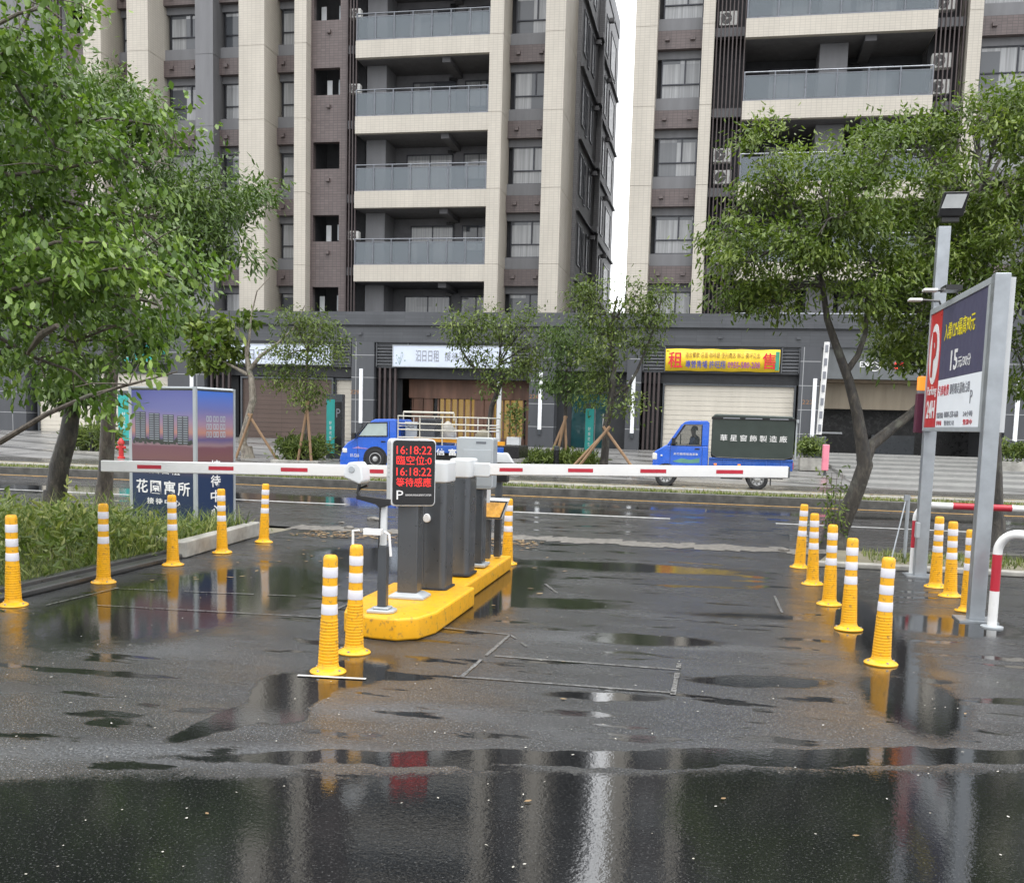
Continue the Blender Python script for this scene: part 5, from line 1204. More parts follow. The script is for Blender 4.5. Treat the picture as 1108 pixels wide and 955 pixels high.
def person_driver(x, y, z):
    """seated figure facing -x with both hands towards the wheel"""
    me = bpy.data.meshes.new('person'); 
    J = {'pel': (0, 0, .02), 'spine': (-.02, 0, .20), 'chest': (-.03, 0, .36), 'neck': (-.04, 0, .465), 'jaw': (-.065, 0, .53), 'head': (-.05, 0, .60), 'crown': (-.04, 0, .665)}
    V_ = list(J.values()); names = list(J); E_ = [(i, i + 1) for i in range(6)]; R_ = [.14, .135, .15, .052, .066, .083, .06]
    for s_ in (-1, 1):
        i0 = len(V_)
        V_ += [(-.03, .17 * s_, .40), (-.12, .20 * s_, .20), (-.32, .13 * s_, .16), (-.38, .12 * s_, .17)]; R_ += [.055, .045, .036, .035]; E_ += [(2, i0), (i0, i0 + 1), (i0 + 1, i0 + 2), (i0 + 2, i0 + 3)]
        i1 = len(V_); V_ += [(-.04, .10 * s_, .0), (-.42, .11 * s_, .03), (-.50, .11 * s_, -.30)]; R_ += [.085, .065, .05]; E_ += [(0, i1), (i1, i1 + 1), (i1 + 1, i1 + 2)]
        for f_ in range(4):
            i2 = len(V_); V_ += [(-.41, (.10 + .018 * f_) * s_, .185), (-.445, (.10 + .018 * f_) * s_, .175), (-.44, (.10 + .018 * f_) * s_, .15)]; R_ += [.009, .008, .007]; E_ += [(i0 + 3, i2), (i2, i2 + 1), (i2 + 1, i2 + 2)]
    i3 = len(V_); V_.append((-.145, 0, .575)); R_.append(.014); E_.append((5, i3))
    me.from_pydata([(x + a, y + b_, z + c) for a, b_, c in V_], E_, []); 
    o = bpy.data.objects.new('person', me); COL.objects.link(o)
    sk = o.modifiers.new('skin', 'SKIN'); 
    for i, r in enumerate(R_): me.skin_vertices[0].data[i].radius = (r, r)
    me.skin_vertices[0].data[0].use_root = True
    sub = o.modifiers.new('sub', 'SUBSURF'); sub.levels = 1; sub.render_levels = 2
    me.materials.append(M['skin'])
    tag(o, 'driver in a blue shirt sitting at the wheel behind the truck side window', 'person')
    b = MB(); b.lathe([(.15, .0), (.165, .12), (.175, .25), (.185, .34), (.15, .42), (.07, .455)], (0, 0, 0), 20)
    b.v = [(x - .02 + p[0] * .72, y + p[1] * 1.08, z + p[2]) for p in b.v]
    for s_ in (-1, 1): b.tube([(x - .03, y + .17 * s_, z + .395), (x - .09, y + .205 * s_, z + .27), (x - .13, y + .20 * s_, z + .20)], [.07, .062, .055], 12)
    sh = b.build('shirt', M['shirt'], None, smooth=True); sh.parent = o
    b = MB(); b.lathe([(.0, .085), (.05, .08), (.085, .04), (.092, .0), (.085, -.03)], (0, 0, 0), 18); b.v = [(x - .035 + p[0], y + p[1] * .9, z + .615 + p[2]) for p in b.v]
    hr = b.build('hair', M['hair'], None, smooth=True); hr.parent = o
    return o
truck_green()
def truck_cage():
    yN = 29.3; yF = 30.95; Z = PZ(30)
    Q = lambda px, py: P(px, py, yN)
    X = Q(369, 480)[0]; XR = Q(545, 480)[0]; k = (XR - X) / 4.75
    S = lambda s: X + s * k
    q = lambda px, py: (Q(px, py)[0], Q(px, py)[2])
    t = thing('pickup_truck', (S(2.3), (yN + yF) / 2, Z), 'blue pickup truck with a pale cage rack on its bed, parked before the timber shopfront', 'truck')
    b = MB(); prof = [(367.5, 508), (367.5, 495), (371, 484), (376, 478.5), (384, 474), (402, 455), (406, 453.3), (427, 453.2), (428.6, 455), (429, 503), (393, 505), (391, 508)]
    b.prism([q(*p) for p in prof], yN, yF, 'y'); body = b.build('cab', M['truck_blue'], t, bevel=.05, seg=3)
    b = MB(); b.prism([q(*p) for p in [(388.5, 471.3), (398.5, 458.2), (418.5, 457.8), (418.5, 471)]], yN - .006, yN + .01, 'y'); w = b.build('side_window', M['bright_glass'], t)
    b = MB(); pts = [(386.5, 471.8), (397.8, 457.4), (419, 457.0), (419.2, 471.8)]; b.tube([(Q(*p)[0], yN - .004, Q(*p)[2]) for p in pts + [pts[0]]], .022, 6); b.build('window_seal', M['black'], w)
    b = MB(); a1, a2 = q(381, 474.5), q(402.6, 454.2); b.add([(a1[0] - .03, yN + .08, a1[1] + .03), (a2[0] - .05, yN + .1, a2[1] - .03), (a2[0] - .05, yF - .1, a2[1] - .03), (a1[0] - .03, yF - .08, a1[1] + .03)], [(0, 1, 2, 3)]); b.build('windscreen', M['car_glass'], t)
    b = MB()
    for (pa, pb) in (((386, 473), (388, 500)), ((421.5, 456), (421.5, 500))): b.tube([(Q(*pa)[0], yN - .001, Q(*pa)[2]), (Q(*pb)[0], yN - .001, Q(*pb)[2])], .007, 4)
    b.build('door_seam', M['black'], body)
    b = MB(); c = Q(415, 477.5); b.box(c[0] - .08, c[0] + .06, yN - .02, yN, c[2] - .02, c[2] + .015); b.build('door_handle', M['black'], body, bevel=.004)
    b = MB(); c = Q(384, 472); b.box(c[0] - .06, c[0] + .05, yN - .16, yN - .05, c[2] - .07, c[2] + .11); b.tube([(c[0], yN - .05, c[2]), (c[0] + .12, yN + .02, c[2] - .05)], .014, 6); b.build('mirror', M['black'], t, bevel=.02)
    c = Q(371, 487)
    for y in (yN + .02, yF - .3): b = MB(); b.box(c[0] - .02, c[0] + .14, y - .035, y + .28, c[2] - .08, c[2] + .07); b.build('headlight', M['headlight'], t, bevel=.03)
    b = MB(); c = Q(368, 501); b.box(c[0] - .05, c[0] + .2, yN + .0, yF, Z + .25, c[2] + .05); b.build('bumper', M['black'], t, bevel=.03)
    b = MB(); c = Q(381, 484.5); b.prism([(c[0], c[2] - .01), (c[0] + .2, c[2] + .06), (c[0] + .24, c[2] + .03), (c[0] + .62, c[2] - .01)], yN - .004, yN, 'y'); b.build('door_decal', mat('decal_pink', (.4, .25, .5), .4), body)
    text('03-3266', (Q(379, 494)[0], yN - .001, Q(379, 494)[2]), .28, .10, M['txt_white'], body)
    zb = Q(450, 481)[2]
    b = MB(); b.box(S(1.72), S(4.75), yN, yF, Z + .55, zb); b.build('bed', M['truck_blue2'], t, bevel=.012)
    text('信富土木', (Q(472, 492)[0], yN - .004, Q(472, 490)[2] - .06), 1.35, .2, M['txt_white'], t, bold=.02, space=1.6)
    b = MB(); b.box(S(.4), S(4.6), yN + .3, yF - .3, Z + .28, Z + .55); b.build('chassis', M['black'], t)
    b = MB(); zc, zm2, zd = Q(440, 450)[2], Q(440, 461)[2], Q(440, 473)[2]
    xs = [Q(p, 460)[0] for p in (430.5, 454, 478.5, 503.5, 528.5)]
    for y in (yN + .02, yF - .02):
        for z in (zc, zc - .22, zm2 - .1, zd): b.tube([(xs[0], y, z), (xs[-1], y, z)], .02, 5)
        for x in xs: b.tube([(x, y, zb), (x, y, zc)], .02, 5)
    for x in (xs[0], xs[-1]):
        for z in (zc, zm2): b.tube([(x, yN, z), (x, yF, z)], .02, 5)
    zt = Q(460, 446)[2]; b.tube([(Q(434, 446)[0], yN + .25, zt), (Q(489, 446)[0], yN + .25, zt)], .035, 6); b.tube([(Q(434, 446)[0], yN + .25, zt), (Q(434, 446)[0], yN + .25, zc - .1)], .02, 5); b.tube([(Q(489, 446)[0], yN + .25, zt), (Q(489, 446)[0], yN + .25, zc - .1)], .02, 5)
    b.build('cage_rack', mat('rack_cream', (.55, .53, .46), .45), t)
    # load on the bed: separate things
    for (px0, px1, pyt, m, nm, lab) in ((434, 447, 456, 'light_grey', 'crate', 'grey crate at the cab end inside the caged truck bed'), (449, 466, 452, 'charcoal', 'tool_chest', 'dark tool chest in the middle of the caged truck bed'), (468, 486, 455, 'concrete', 'cement_sack', 'pale sack load beside the dark chest in the caged truck bed'), (506, 527, 464, 'soil', 'sand_heap_bag', 'brown bulging bag at the tail of the caged truck bed')):
        x0, x1 = Q(px0, 470)[0], Q(px1, 470)[0]; z1 = Q(px0, pyt)[2]
        if nm in ('crate', 'tool_chest'):
            th = thing(nm, ((x0 + x1) / 2, yN + .8, zb), lab, nm.replace('_', ' '))
            b = MB(); b.box(x0, x1, yN + .4, yN + 1.2, zb, z1 - .1); b.build('body', M[m], th, bevel=.02)
            b = MB(); b.box(x0 - .02, x1 + .02, yN + .38, yN + 1.22, z1 - .1, z1); b.build('lid', M[m], th, bevel=.02)
            b = MB(); b.tube([((x0 + x1) / 2 - .1, yN + .36, z1 - .15), ((x0 + x1) / 2, yN + .33, z1 - .17), ((x0 + x1) / 2 + .1, yN + .36, z1 - .15)], .012, 5); b.build('handle', M['black'], th)
        else:
            b = MB(); w = (x1 - x0) / 2; h = z1 - zb; b.lathe([(w * .8, 0), (w * 1.0, h * .3), (w * .85, h * .7), (w * .4, h * .93), (.02, h)], ((x0 + x1) / 2, yN + .8, zb), 14); o = b.build(nm, M[m], None, smooth=True); tag(o, lab, 'sack')
    b = MB(); p0, p1 = Q(447, 474.5), Q(545, 480); b.add([(p0[0], yN + .12, p0[2] - .06), (p1[0], yN + .12, p1[2] - .06), (p1[0], yN + .2, p1[2] - .06), (p0[0], yN + .2, p0[2] - .06), (p0[0], yN + .12, p0[2] + .06), (p1[0], yN + .12, p1[2] + .05), (p1[0], yN + .2, p1[2] + .05), (p0[0], yN + .2, p0[2] + .06)], [(3, 2, 1, 0), (4, 5, 6, 7), (0, 1, 5, 4), (1, 2, 6, 5), (2, 3, 7, 6), (3, 0, 4, 7)])
    tag(b.build('loading_plank', M['orange']), 'orange plank lying along the bed inside the truck cage', 'plank')
    b = MB(); b.box(Q(533, 490)[0], Q(561, 490)[0], yN + .05, yF - .05, Z + .45, Q(540, 482)[2]); b.build('tailgate', M['black'], t, bevel=.02)
    b = MB(); c = Q(544, 500); b.prism([(c[0] - .35, Z + .3), (c[0] - .3, c[2] + .3), (c[0] + .15, c[2] + .28), (c[0] + .35, Z + .3)], yN - .02, yN + .2, 'y'); b.build('mudguard', M['off_white'], t, bevel=.05)
    r = .30; fx = Q(406, 500)[0]
    for s_ in (fx, S(3.9)):
        for y in (yN + .06, yF - .12): wheel(t, s_, y, r, Z + r)
    b = MB(); b.prism([(fx + .38 * math.cos(a), Z + r + .38 * math.sin(a)) for a in np.linspace(0, 2 * math.pi, 26, endpoint=False)], yN - .005, yN + .05, 'y'); b.build('wheel_arch', M['black'], body)
truck_cage()

# ------------------------------------------------------------------ street furniture across the road
def pylon(px0, px1, py0, py1, v, label, split=True):
    Q = lambda px, py: P(px, py, v); x0, x1 = Q(px0, py1)[0], Q(px1, py1)[0]; z1 = Q(px0, py0)[2]; zg = PZ(v)
    t = thing('pylon_sign', ((x0 + x1) / 2, v, zg), label, 'pylon sign'); xm = x0 + (x1 - x0) * (.55 if split else 1)
    b = MB(); b.box(x0 - .02, x1 + .02, v + .02, v + .3, zg, z1 + .06); b.build('casing', M['charcoal'], t, bevel=.01)
    b = MB(); b.box(x0, xm, v, v + .03, zg + .18, z1 - .12); b.build('teal_panel', M['teal'], t)
    if split: b = MB(); b.box(xm, x1, v + .0, v + .03, zg + .3, z1 - .2); b.build('dark_panel', M['black'], t); text('P', (xm + .06, v, zg + 1.4), (x1 - xm) * .6, .3, M['txt_grey'], t)
    for i in range(4): text('好事花生'[i], (x0 + (xm - x0) * .35, v, zg + 1.15 - i * .17), (xm - x0) * .3, .12, M['txt_white'], t)
pylon(353, 369, 428, 490, 33, 'teal and black pylon sign beside the small round-crowned street tree')
pylon(632, 641, 438, 497, 34, 'narrow teal pylon sign between the two staked street trees', False)
pylon(128, 140, 424, 462, 36, 'teal pylon sign partly hidden behind the pale trunk and advert box', False)
q = P(131, 478, 30); t = thing('fire_hydrant', (q[0], 30, PZ(30)), 'small red hydrant beyond the road behind the advert box', 'hydrant')
b = MB(); b.lathe([(.12, 0), (.12, .05), (.08, .07), (.08, .45), (.11, .47), (.11, .52), (.07, .6), (.03, .66)], (q[0], 30, PZ(30)), 16); b.build('barrel', M['hydrant'], t, smooth='auto')
b = MB(); b.lathe([(.05, -.15), (.05, .15)], (q[0], 30, PZ(30) + .36), 10, 'x'); b.build('outlet', M['hydrant'], t)
for px, py, v, lab in ((323, 482, 31.5, 'short black post in the shrub bed below the round-crowned tree'), (602, 494, 31.5, 'short black post in the shrub bed between the staked trees'), (99, 478, 31.5, 'short black post in the shrub bed behind the pale trunk')):
    q = P(px, py, v); t = thing('garden_light', (q[0], v, PZ(v)), lab, 'garden light'); b = MB(); b.lathe([(.09, 0), (.09, .62), (.075, .63)], (q[0], v, PZ(v)), 14); b.build('post', M['black'], t)
    b = MB(); b.lathe([(.078, .63), (.078, .70), (.09, .70), (.09, .74), (.02, .76)], (q[0], v, PZ(v)), 14); b.build('head', M['charcoal'], t)
# raised garage barrier
v = 36; Q = lambda px, py: P(px, py, v); p0, p1 = Q(886, 470), Q(895, 370)
t = thing('raised_barrier', (p0[0], v, PZ(v)), 'white barrier arm standing upright beside the garage entrance', 'barrier gate')
b = MB(); b.tube([tuple(p0), tuple(p1)], .09, 4); arm = b.build('arm', M['white'], t)
for i in range(7):
    b = MB(); c = p0 * (1 - (i + .5) / 7) + p1 * ((i + .5) / 7); b.box(c[0] - .05, c[0] + .05, v - .1, v - .06, c[2] - .12, c[2] + .12); b.build('arm_mark', M['txt_grey'], arm)
b = MB(); b.box(Q(879, 490)[0], Q(893, 490)[0], v - .05, v + .4, PZ(v), Q(885, 472)[2]); b.build('cabinet', M['charcoal'], t, bevel=.02)
v = 33; q0, q1 = P(889, 509, v), P(898, 481, v)
t = thing('barrier_cover', ((q0[0] + q1[0]) / 2, v, PZ(v)), 'pink padded sleeve on a slim post below the upright barrier arm', 'padded post')
b = MB(); b.prism(rrect(q0[0], q1[0], v, v + .2, .05), q0[2], q1[2], 'z'); b.build('sleeve', M['pink'], t, bevel=.03)
b = MB(); b.box((q0[0] + q1[0]) / 2 - .04, (q0[0] + q1[0]) / 2 + .04, v + .06, v + .14, PZ(v), q0[2] + .01); b.build('post', M['charcoal'], t)
# potted plants and planters
def planter(x, y, z, w, d, h, label, m='concrete', hh=.35, nl=220):
    t = thing('planter', (x, y, z), label, 'planter')
    b = MB(); b.box(x - w / 2, x + w / 2, y - d / 2, y + d / 2, z, z + h); b.build('box', M[m], t, bevel=.02)
    cs = np.column_stack([rng.uniform(-w * .42, w * .42, nl) + x, rng.uniform(-d * .42, d * .42, nl) + y, z + h + hh * rng.random(nl) ** .7]) 
    leaf_obj('foliage', cs, np.column_stack([rng.normal(0, .5, (nl, 2)), rng.random(nl)]), .16, .06, M['leaf_street'], t, per=3, spread=.1)
# ------------------------------------------------------------------ trees on the lot side
v = 13.3
b0 = G(903, 592); v = b0[1]
main = trunk_px([(902, 594), (914, 560), (927, 530), (936, 503), (933, 480), (927, 445), (918, 410), (905, 375), (895, 345), (890, 310), (886, 270)], v)
main[0][2] = .02
fork = trunk_px([(934, 500), (942, 482), (962, 466), (985, 448), (1004, 430), (1030, 385), (1040, 330)], v, .12)
fork2 = trunk_px([(916, 402), (928, 385), (936, 362), (938, 335), (945, 300)], v, .05)
tree('leaning_tree', 'leaning forked tree with olive green crown behind the row of five bollards', main, [.14, .12, .11, .108, .09, .075, .065, .055, .045, .035, .025],
     lobes_px([(826, 178, 38, 36), (800, 235, 36, 36), (850, 215, 42, 44), (805, 285, 30, 30), (862, 268, 48, 40), (905, 185, 40, 40), (900, 235, 44, 46), (945, 285, 46, 44), (880, 300, 46, 22), (935, 225, 40, 40), (955, 175, 36, 36), (840, 325, 30, 18), (935, 318, 42, 20), (800, 330, 18, 18)], v, .9),
     'leaf_olive', 'bark_dark', 75, .092, .034, 27, forks=[(fork, [.10, .085, .075, .06, .05, .04, .02]), (fork2, [.045, .04, .035, .028, .015])], limb_r=.045, leaf_kw=dict(spread=.12, droop=.32, twig=.28, flat=.7))
v = 16.0
tr = trunk_px([(1074, 590), (1074, 520), (1072, 440), (1068, 360), (1064, 280), (1060, 220)], v); tr[0][2] = .02
tree('roadside_tree', 'dense olive green tree rising behind the billboard and its tall lamp post', tr, [.16, .14, .13, .11, .08, .05],
     lobes_px([(985, 165, 34, 36), (1015, 205, 46, 46), (1000, 255, 44, 40), (1060, 150, 44, 42), (1090, 195, 50, 50), (1055, 245, 50, 50), (1105, 255, 46, 60), (1010, 310, 44, 40), (1060, 310, 50, 44), (1105, 330, 44, 50), (985, 345, 40, 28), (1035, 352, 36, 26), (972, 372, 18, 8), (1110, 130, 30, 30), (1120, 395, 40, 26), (1090, 118, 26, 20), (985, 395, 20, 12)], v, 1.0),
     'leaf_olive', 'bark_dark', 66, .105, .037, 27, limb_r=.05, leaf_kw=dict(spread=.13, droop=.32, twig=.30, flat=.7))
v = 14.6
tr = trunk_px([(112, 545), (115, 500), (118, 440), (122, 380), (128, 320), (134, 250), (132, 180)], v); tr[0][2] = .05
tree('verge_tree', 'pale-trunked tree with dense fine foliage rising beside the advert box', tr, [.125, .115, .11, .10, .085, .06, .035],
     lobes_px([(60, 105, 60, 40), (118, 115, 52, 40), (160, 140, 32, 34), (95, 165, 62, 36), (165, 185, 26, 26), (222, 212, 54, 42), (262, 226, 34, 32), (230, 264, 54, 40), (190, 240, 48, 36), (200, 300, 40, 26), (165, 225, 40, 24), (40, 175, 56, 46), (110, 245, 60, 44), (60, 270, 60, 50), (150, 290, 48, 38), (205, 295, 26, 22), (30, 100, 40, 40), (20, 60, 36, 30), (-20, 150, 60, 80), (-20, 280, 60, 70), (100, 300, 50, 36)], v, 1.0),
     'leaf_fine', 'bark', 74, .11, .036, 26, limb_r=.05, leaf_kw=dict(spread=.13, droop=.45, twig=.34, flat=.7))
v = 13.2
tr = trunk_px([(58, 548), (64, 505), (74, 470), (80, 430), (78, 380), (70, 330)], v); tr[0][2] = .05
tree('verge_tree', 'dark leaning trunk with hanging creeper standing in the tall grass of the verge', tr, [.15, .14, .125, .105, .08, .05],
     lobes_px([(30, 330, 46, 32), (85, 345, 44, 26), (40, 395, 50, 26), (95, 400, 30, 24), (130, 345, 30, 24), (150, 365, 26, 18), (85, 425, 22, 16), (20, 290, 40, 30)], v, .7),
     'leaf_fine', 'bark_dark', 50, .12, .045, 22, limb_r=.045, leaf_kw=dict(spread=.13, droop=.7, twig=.3, flat=.6))
# broad-leaved branches reaching in from beside the lot
v = 7.4
t0 = P(-95, 520, v); t0[2] = 0.02
tr = [t0, P(-90, 430, v), P(-80, 300, v), P(-75, 180, v), P(-60, 60, v), P(-40, -30, v)]
t = thing('mulberry_tree', tuple(t0), 'broad-leaved tree reaching long arching branches over the grassy verge', 'tree')
b = MB(); b.tube(tr, [.10, .09, .08, .065, .05, .03], 12); b.build('trunk', M['bark'], t, smooth='auto')
arcs = [[(-88, 500), (0, 478), (50, 448), (95, 428), (140, 416), (192, 402)], [(-84, 420), (-20, 395), (30, 362), (60, 345), (100, 326), (140, 336), (168, 362)],
        [(-80, 330), (-10, 320), (60, 300), (130, 290), (170, 292), (190, 302)], [(-78, 250), (0, 240), (70, 218), (130, 232), (165, 258), (200, 288)], [(-75, 190), (0, 165), (60, 135), (120, 128), (172, 136), (186, 150)],
        [(-70, 150), (10, 190), (70, 182), (120, 172), (158, 176)], [(-60, 70), (0, 62), (22, 36), (38, 0), (48, -30)], [(-55, 40), (-10, 30), (20, 15), (50, 8), (68, 22)], [(-70, 120), (-10, 110), (30, 95), (60, 92), (85, 120)],
        [(-78, 280), (0, 285), (60, 262), (110, 262), (150, 275)], [(-80, 360), (-10, 360), (40, 388), (80, 402), (110, 430)], [(-80, 220), (-20, 200), (20, 210), (60, 250), (90, 270)],
        [(-72, 330), (10, 345), (80, 370), (125, 352), (145, 362)], [(60, 300), (110, 318), (145, 320), (172, 330)], [(-30, 60), (-10, 60), (10, 80), (40, 130), (60, 160)]]
b = MB(); cs, ds, cl = [], [], []; joints = [np.array(q) for q in tr]
for i, a in enumerate(arcs):
    dv = rng.uniform(-.5, .7); pts = [P(px, py, v + dv + .06 * j) for j, (px, py) in enumerate(a)]
    pts.insert(0, min(joints, key=lambda q: np.linalg.norm(q - pts[0]))); joints += pts[2:]
    b.tube(pts, list(np.linspace(.026 if i > 1 else .034, .006, len(pts))), 7)
    for j in range(1, len(pts)):
        seg = pts[j] - pts[j - 1]; L = np.linalg.norm(seg); k = int(L * {0: 18, 1: 44, 10: 26, 12: 40}.get(i, 74) * .36)
        for q in rng.random(k):
            if i == 0 and j < 4 and rng.random() < .8: continue
            p = pts[j - 1] + seg * q; w = .26
            cs.append(p + np.array([rng.normal(0, w * .6), rng.normal(0, w), rng.normal(-.02, w * .42)])); dd = seg / L * .7 + rng.normal(0, .45, 3); ds.append(dd); cl.append(np.clip(.52 + rng.normal(0, .25), 0, 1))
    for k in range(5):
        j = int(rng.integers(1, len(pts))); e = pts[j] + rng.normal(0, .28, 3) * (1, 1, .6); b.tube(curve_pts(pts[j], e, .05, 3), [.007, .006, .005, .003], 4, cap=False)
# bare snapped branch
p = [min(joints, key=lambda q: np.linalg.norm(q - P(30, 382, 7.2))), P(30, 382, 7.2), P(45, 362, 7.1), P(62, 352, 7.0)]; b.tube(p, [.012, .014, .03, .018], 8)
b.build('branches', M['bark'], t, smooth='auto')
leaf_obj('crown', np.array(cs), np.array(ds), .070, .040, M['leaf_broad'], t, per=23, spread=.075, droop=.6, flat=.75, twig=.26, clump=np.array(cl), fold=.06)

# ------------------------------------------------------------------ street trees across the road
def stakes(pxs, v, knot, label):
    for i, (px, py) in enumerate(pxs):
        q = P(px, py, v); q[2] = PZ(v); k = P(*knot, v); k[1] += rng.uniform(-.08, .08)
        b = MB(); d = (k - q); b.tube([q, k + d * .10], .045, 7); tag(b.build('support_stake', M['stake']), label[i], 'wooden stake', 'wooden stakes propping the street trees')
v = 32.0
tr = trunk_px([(268, 497), (262, 478), (268, 455), (274, 432), (272, 410), (268, 395), (266, 370)], v); tr[0][2] = PZ(v)
tree('street_tree', 'crooked pale-barked street tree with bare twigs and few leaves next to the advert box', tr, [.17, .14, .12, .12, .10, .08, .05],
     lobes_px([(252, 352, 22, 14), (232, 368, 16, 10), (245, 385, 14, 8), (207, 350, 7, 9), (222, 388, 12, 8)], v, .5), 'leaf_olive', 'bark_pale', 10, .30, .16, 7,
     forks=[(trunk_px([(270, 400), (282, 385), (300, 372), (318, 355), (330, 330)], v), [.08, .06, .045, .03, .015]), (trunk_px([(268, 405), (255, 398), (240, 390), (225, 380)], v), [.07, .05, .035, .015]), (trunk_px([(268, 385), (272, 340), (278, 315), (292, 300)], v), [.05, .03, .02, .01])], limb_r=.05, leaf_kw=dict(spread=.2, twig=.3), twigs=5)
tr = trunk_px([(331, 493), (331, 450), (331, 410), (333, 380)], 31); tr[0][2] = PZ(31)
tree('street_tree', 'small round-crowned street tree before the brown shutter', tr, [.07, .06, .05, .03],
     lobes_px([(332, 365, 26, 18), (350, 372, 18, 16), (318, 352, 16, 12), (300, 405, 18, 12), (330, 415, 20, 12), (352, 385, 16, 12), (345, 350, 16, 12), (310, 385, 14, 10), (333, 430, 10, 8)], 31, .4), 'leaf_street', 'bark', 7.5, .14, .05, 13, limb_r=.04, leaf_kw=dict(spread=.20, twig=.40, flat=.7), twigs=8)
tr = trunk_px([(529, 500), (529, 460), (532, 440), (538, 425), (543, 412), (540, 395)], 33.5); tr[0][2] = PZ(33.5)
tree('street_tree', 'open-crowned street tree growing behind the caged blue truck', tr, [.10, .09, .085, .08, .065, .04],
     lobes_px([(490, 350, 14, 13), (508, 355, 14, 12), (500, 368, 10, 8), (545, 350, 20, 14), (570, 355, 22, 16), (585, 375, 14, 16), (548, 375, 16, 12), (525, 395, 18, 12), (555, 400, 22, 10), (535, 415, 14, 10), (575, 395, 12, 10), (520, 345, 12, 10)], 33.5, .5), 'leaf_street', 'bark_dark', 6.5, .14, .055, 11,
     forks=[(trunk_px([(538, 425), (525, 405), (510, 395), (500, 380), (494, 365)], 33.5), [.07, .06, .045, .03, .015])], limb_r=.05, leaf_kw=dict(spread=.20, twig=.40, flat=.7), twigs=9)
tr = trunk_px([(611, 498), (611, 470), (612, 445), (612, 425)], 33); tr[0][2] = PZ(33)
tree('street_tree', 'slim staked street tree with pale drooping foliage beside the entrance door', tr, [.08, .07, .06, .04],
     lobes_px([(615, 375, 20, 18), (602, 370, 12, 14), (628, 360, 14, 12), (612, 405, 16, 14), (625, 425, 14, 8), (598, 415, 8, 8), (630, 385, 14, 12)], 33, .4), 'leaf_fine', 'bark_dark', 7, .16, .045, 12, limb_r=.04, leaf_kw=dict(spread=.20, twig=.4, droop=.7), twigs=8)
tr = trunk_px([(653, 502), (655, 485), (656, 460), (662, 430), (664, 400), (662, 370), (663, 345), (668, 320)], 31.5); tr[0][2] = PZ(31.5)
tree('street_tree', 'tallest staked street tree, dark-trunked with bare tips rising past the podium roof', tr, [.13, .12, .11, .095, .08, .06, .045, .025],
     lobes_px([(635, 325, 14, 12), (640, 345, 14, 10), (690, 320, 14, 12), (715, 325, 14, 20), (700, 355, 18, 16), (690, 375, 16, 16), (650, 360, 16, 16), (640, 390, 18, 14), (662, 405, 20, 16), (650, 425, 18, 12), (675, 440, 18, 10), (660, 380, 14, 14), (705, 340, 12, 12), (640, 312, 8, 6), (672, 345, 10, 12)], 31.5, .5), 'leaf_street', 'bark_dark', 6.5, .14, .055, 11,
     forks=[(trunk_px([(662, 430), (680, 418), (690, 400), (700, 375), (712, 345)], 31.5), [.07, .055, .045, .03, .015]), (trunk_px([(663, 360), (655, 340), (648, 325), (640, 312)], 31.5), [.04, .03, .02, .01]), (trunk_px([(666, 345), (676, 328), (678, 308)], 31.5), [.04, .025, .012])], limb_r=.05, leaf_kw=dict(spread=.20, twig=.40, flat=.7), twigs=9)
stakes([(255, 478), (300, 492)], 31.6, (271, 452), ['pale wooden stake leaning against the crooked pale-barked tree from the advert box side', 'pale wooden stake leaning against the crooked pale-barked tree from the shutter side'])
stakes([(322, 486), (337, 492)], 30.7, (333, 440), ['thin stake propping the round-crowned tree on its advert box side', 'thin stake propping the round-crowned tree on its pylon side'])
stakes([(591, 495), (614, 495), (600, 497)], 32.6, (611, 455), ['long slanting stake against the slim drooping tree, nearest the cage truck', 'near-upright stake against the slim drooping tree by the door', 'shorter slanting stake against the slim drooping tree'])
stakes([(615, 500), (622, 500), (690, 505)], 31.1, (656, 466), ['lower of the two slanting stakes crossing before the narrow teal pylon', 'upper of the two slanting stakes crossing before the narrow teal pylon', 'stake sloping down towards the green-covered truck from the tallest street tree'])
# shrub beds, potted plants
def shrub_bed(px0, px1, v, h, label, n=260, m='leaf_street'):
    x0, x1 = P(px0, 490, v)[0], P(px1, 490, v)[0]; z = PZ(v)
    t = thing('shrub_bed', ((x0 + x1) / 2, v, z), label, 'shrubs')
    cs = np.column_stack([rng.uniform(x0, x1, n), rng.uniform(v - .6, v + .6, n), z + h * rng.random(n) ** .8]); ds = rng.normal(0, .5, (n, 3)); ds[:, 2] += .8
    leaf_obj('foliage', cs, ds, .26, .05, M[m], t, per=6, spread=.1, droop=-.1, flat=.2)
    b = MB(); b.box(x0 - .1, x1 + .1, v - .75, v + .75, z - .2, z + .06); b.build('bed_edge', M['concrete'], t, bevel=.02)
shrub_bed(306, 350, 31.4, .55, 'clump of low green shrubs under the small round-crowned street tree')
shrub_bed(572, 645, 32.2, .28, 'low strap-leaved ground shrubs around the two staked street trees')
shrub_bed(80, 122, 32, .7, 'dark low shrubs across the road behind the pale trunk')
q = P(877, 490, 35); planter(q[0], 35, PZ(35), .7, .7, .42, 'square concrete planter with a green shrub beside the garage ramp', hh=.5)
q = P(1105, 480, 36); planter(q[0] + .4, 36, PZ(36), 2.4, .8, .45, 'long concrete planter with a trimmed shrub past the billboard', hh=.5, nl=500)
q = P(556, 478, 40); planter(q[0], 40, PZ(40), .5, .5, .55, 'white potted plant with long pale leaves at the timber shopfront', 'off_white', hh=1.2, nl=120)

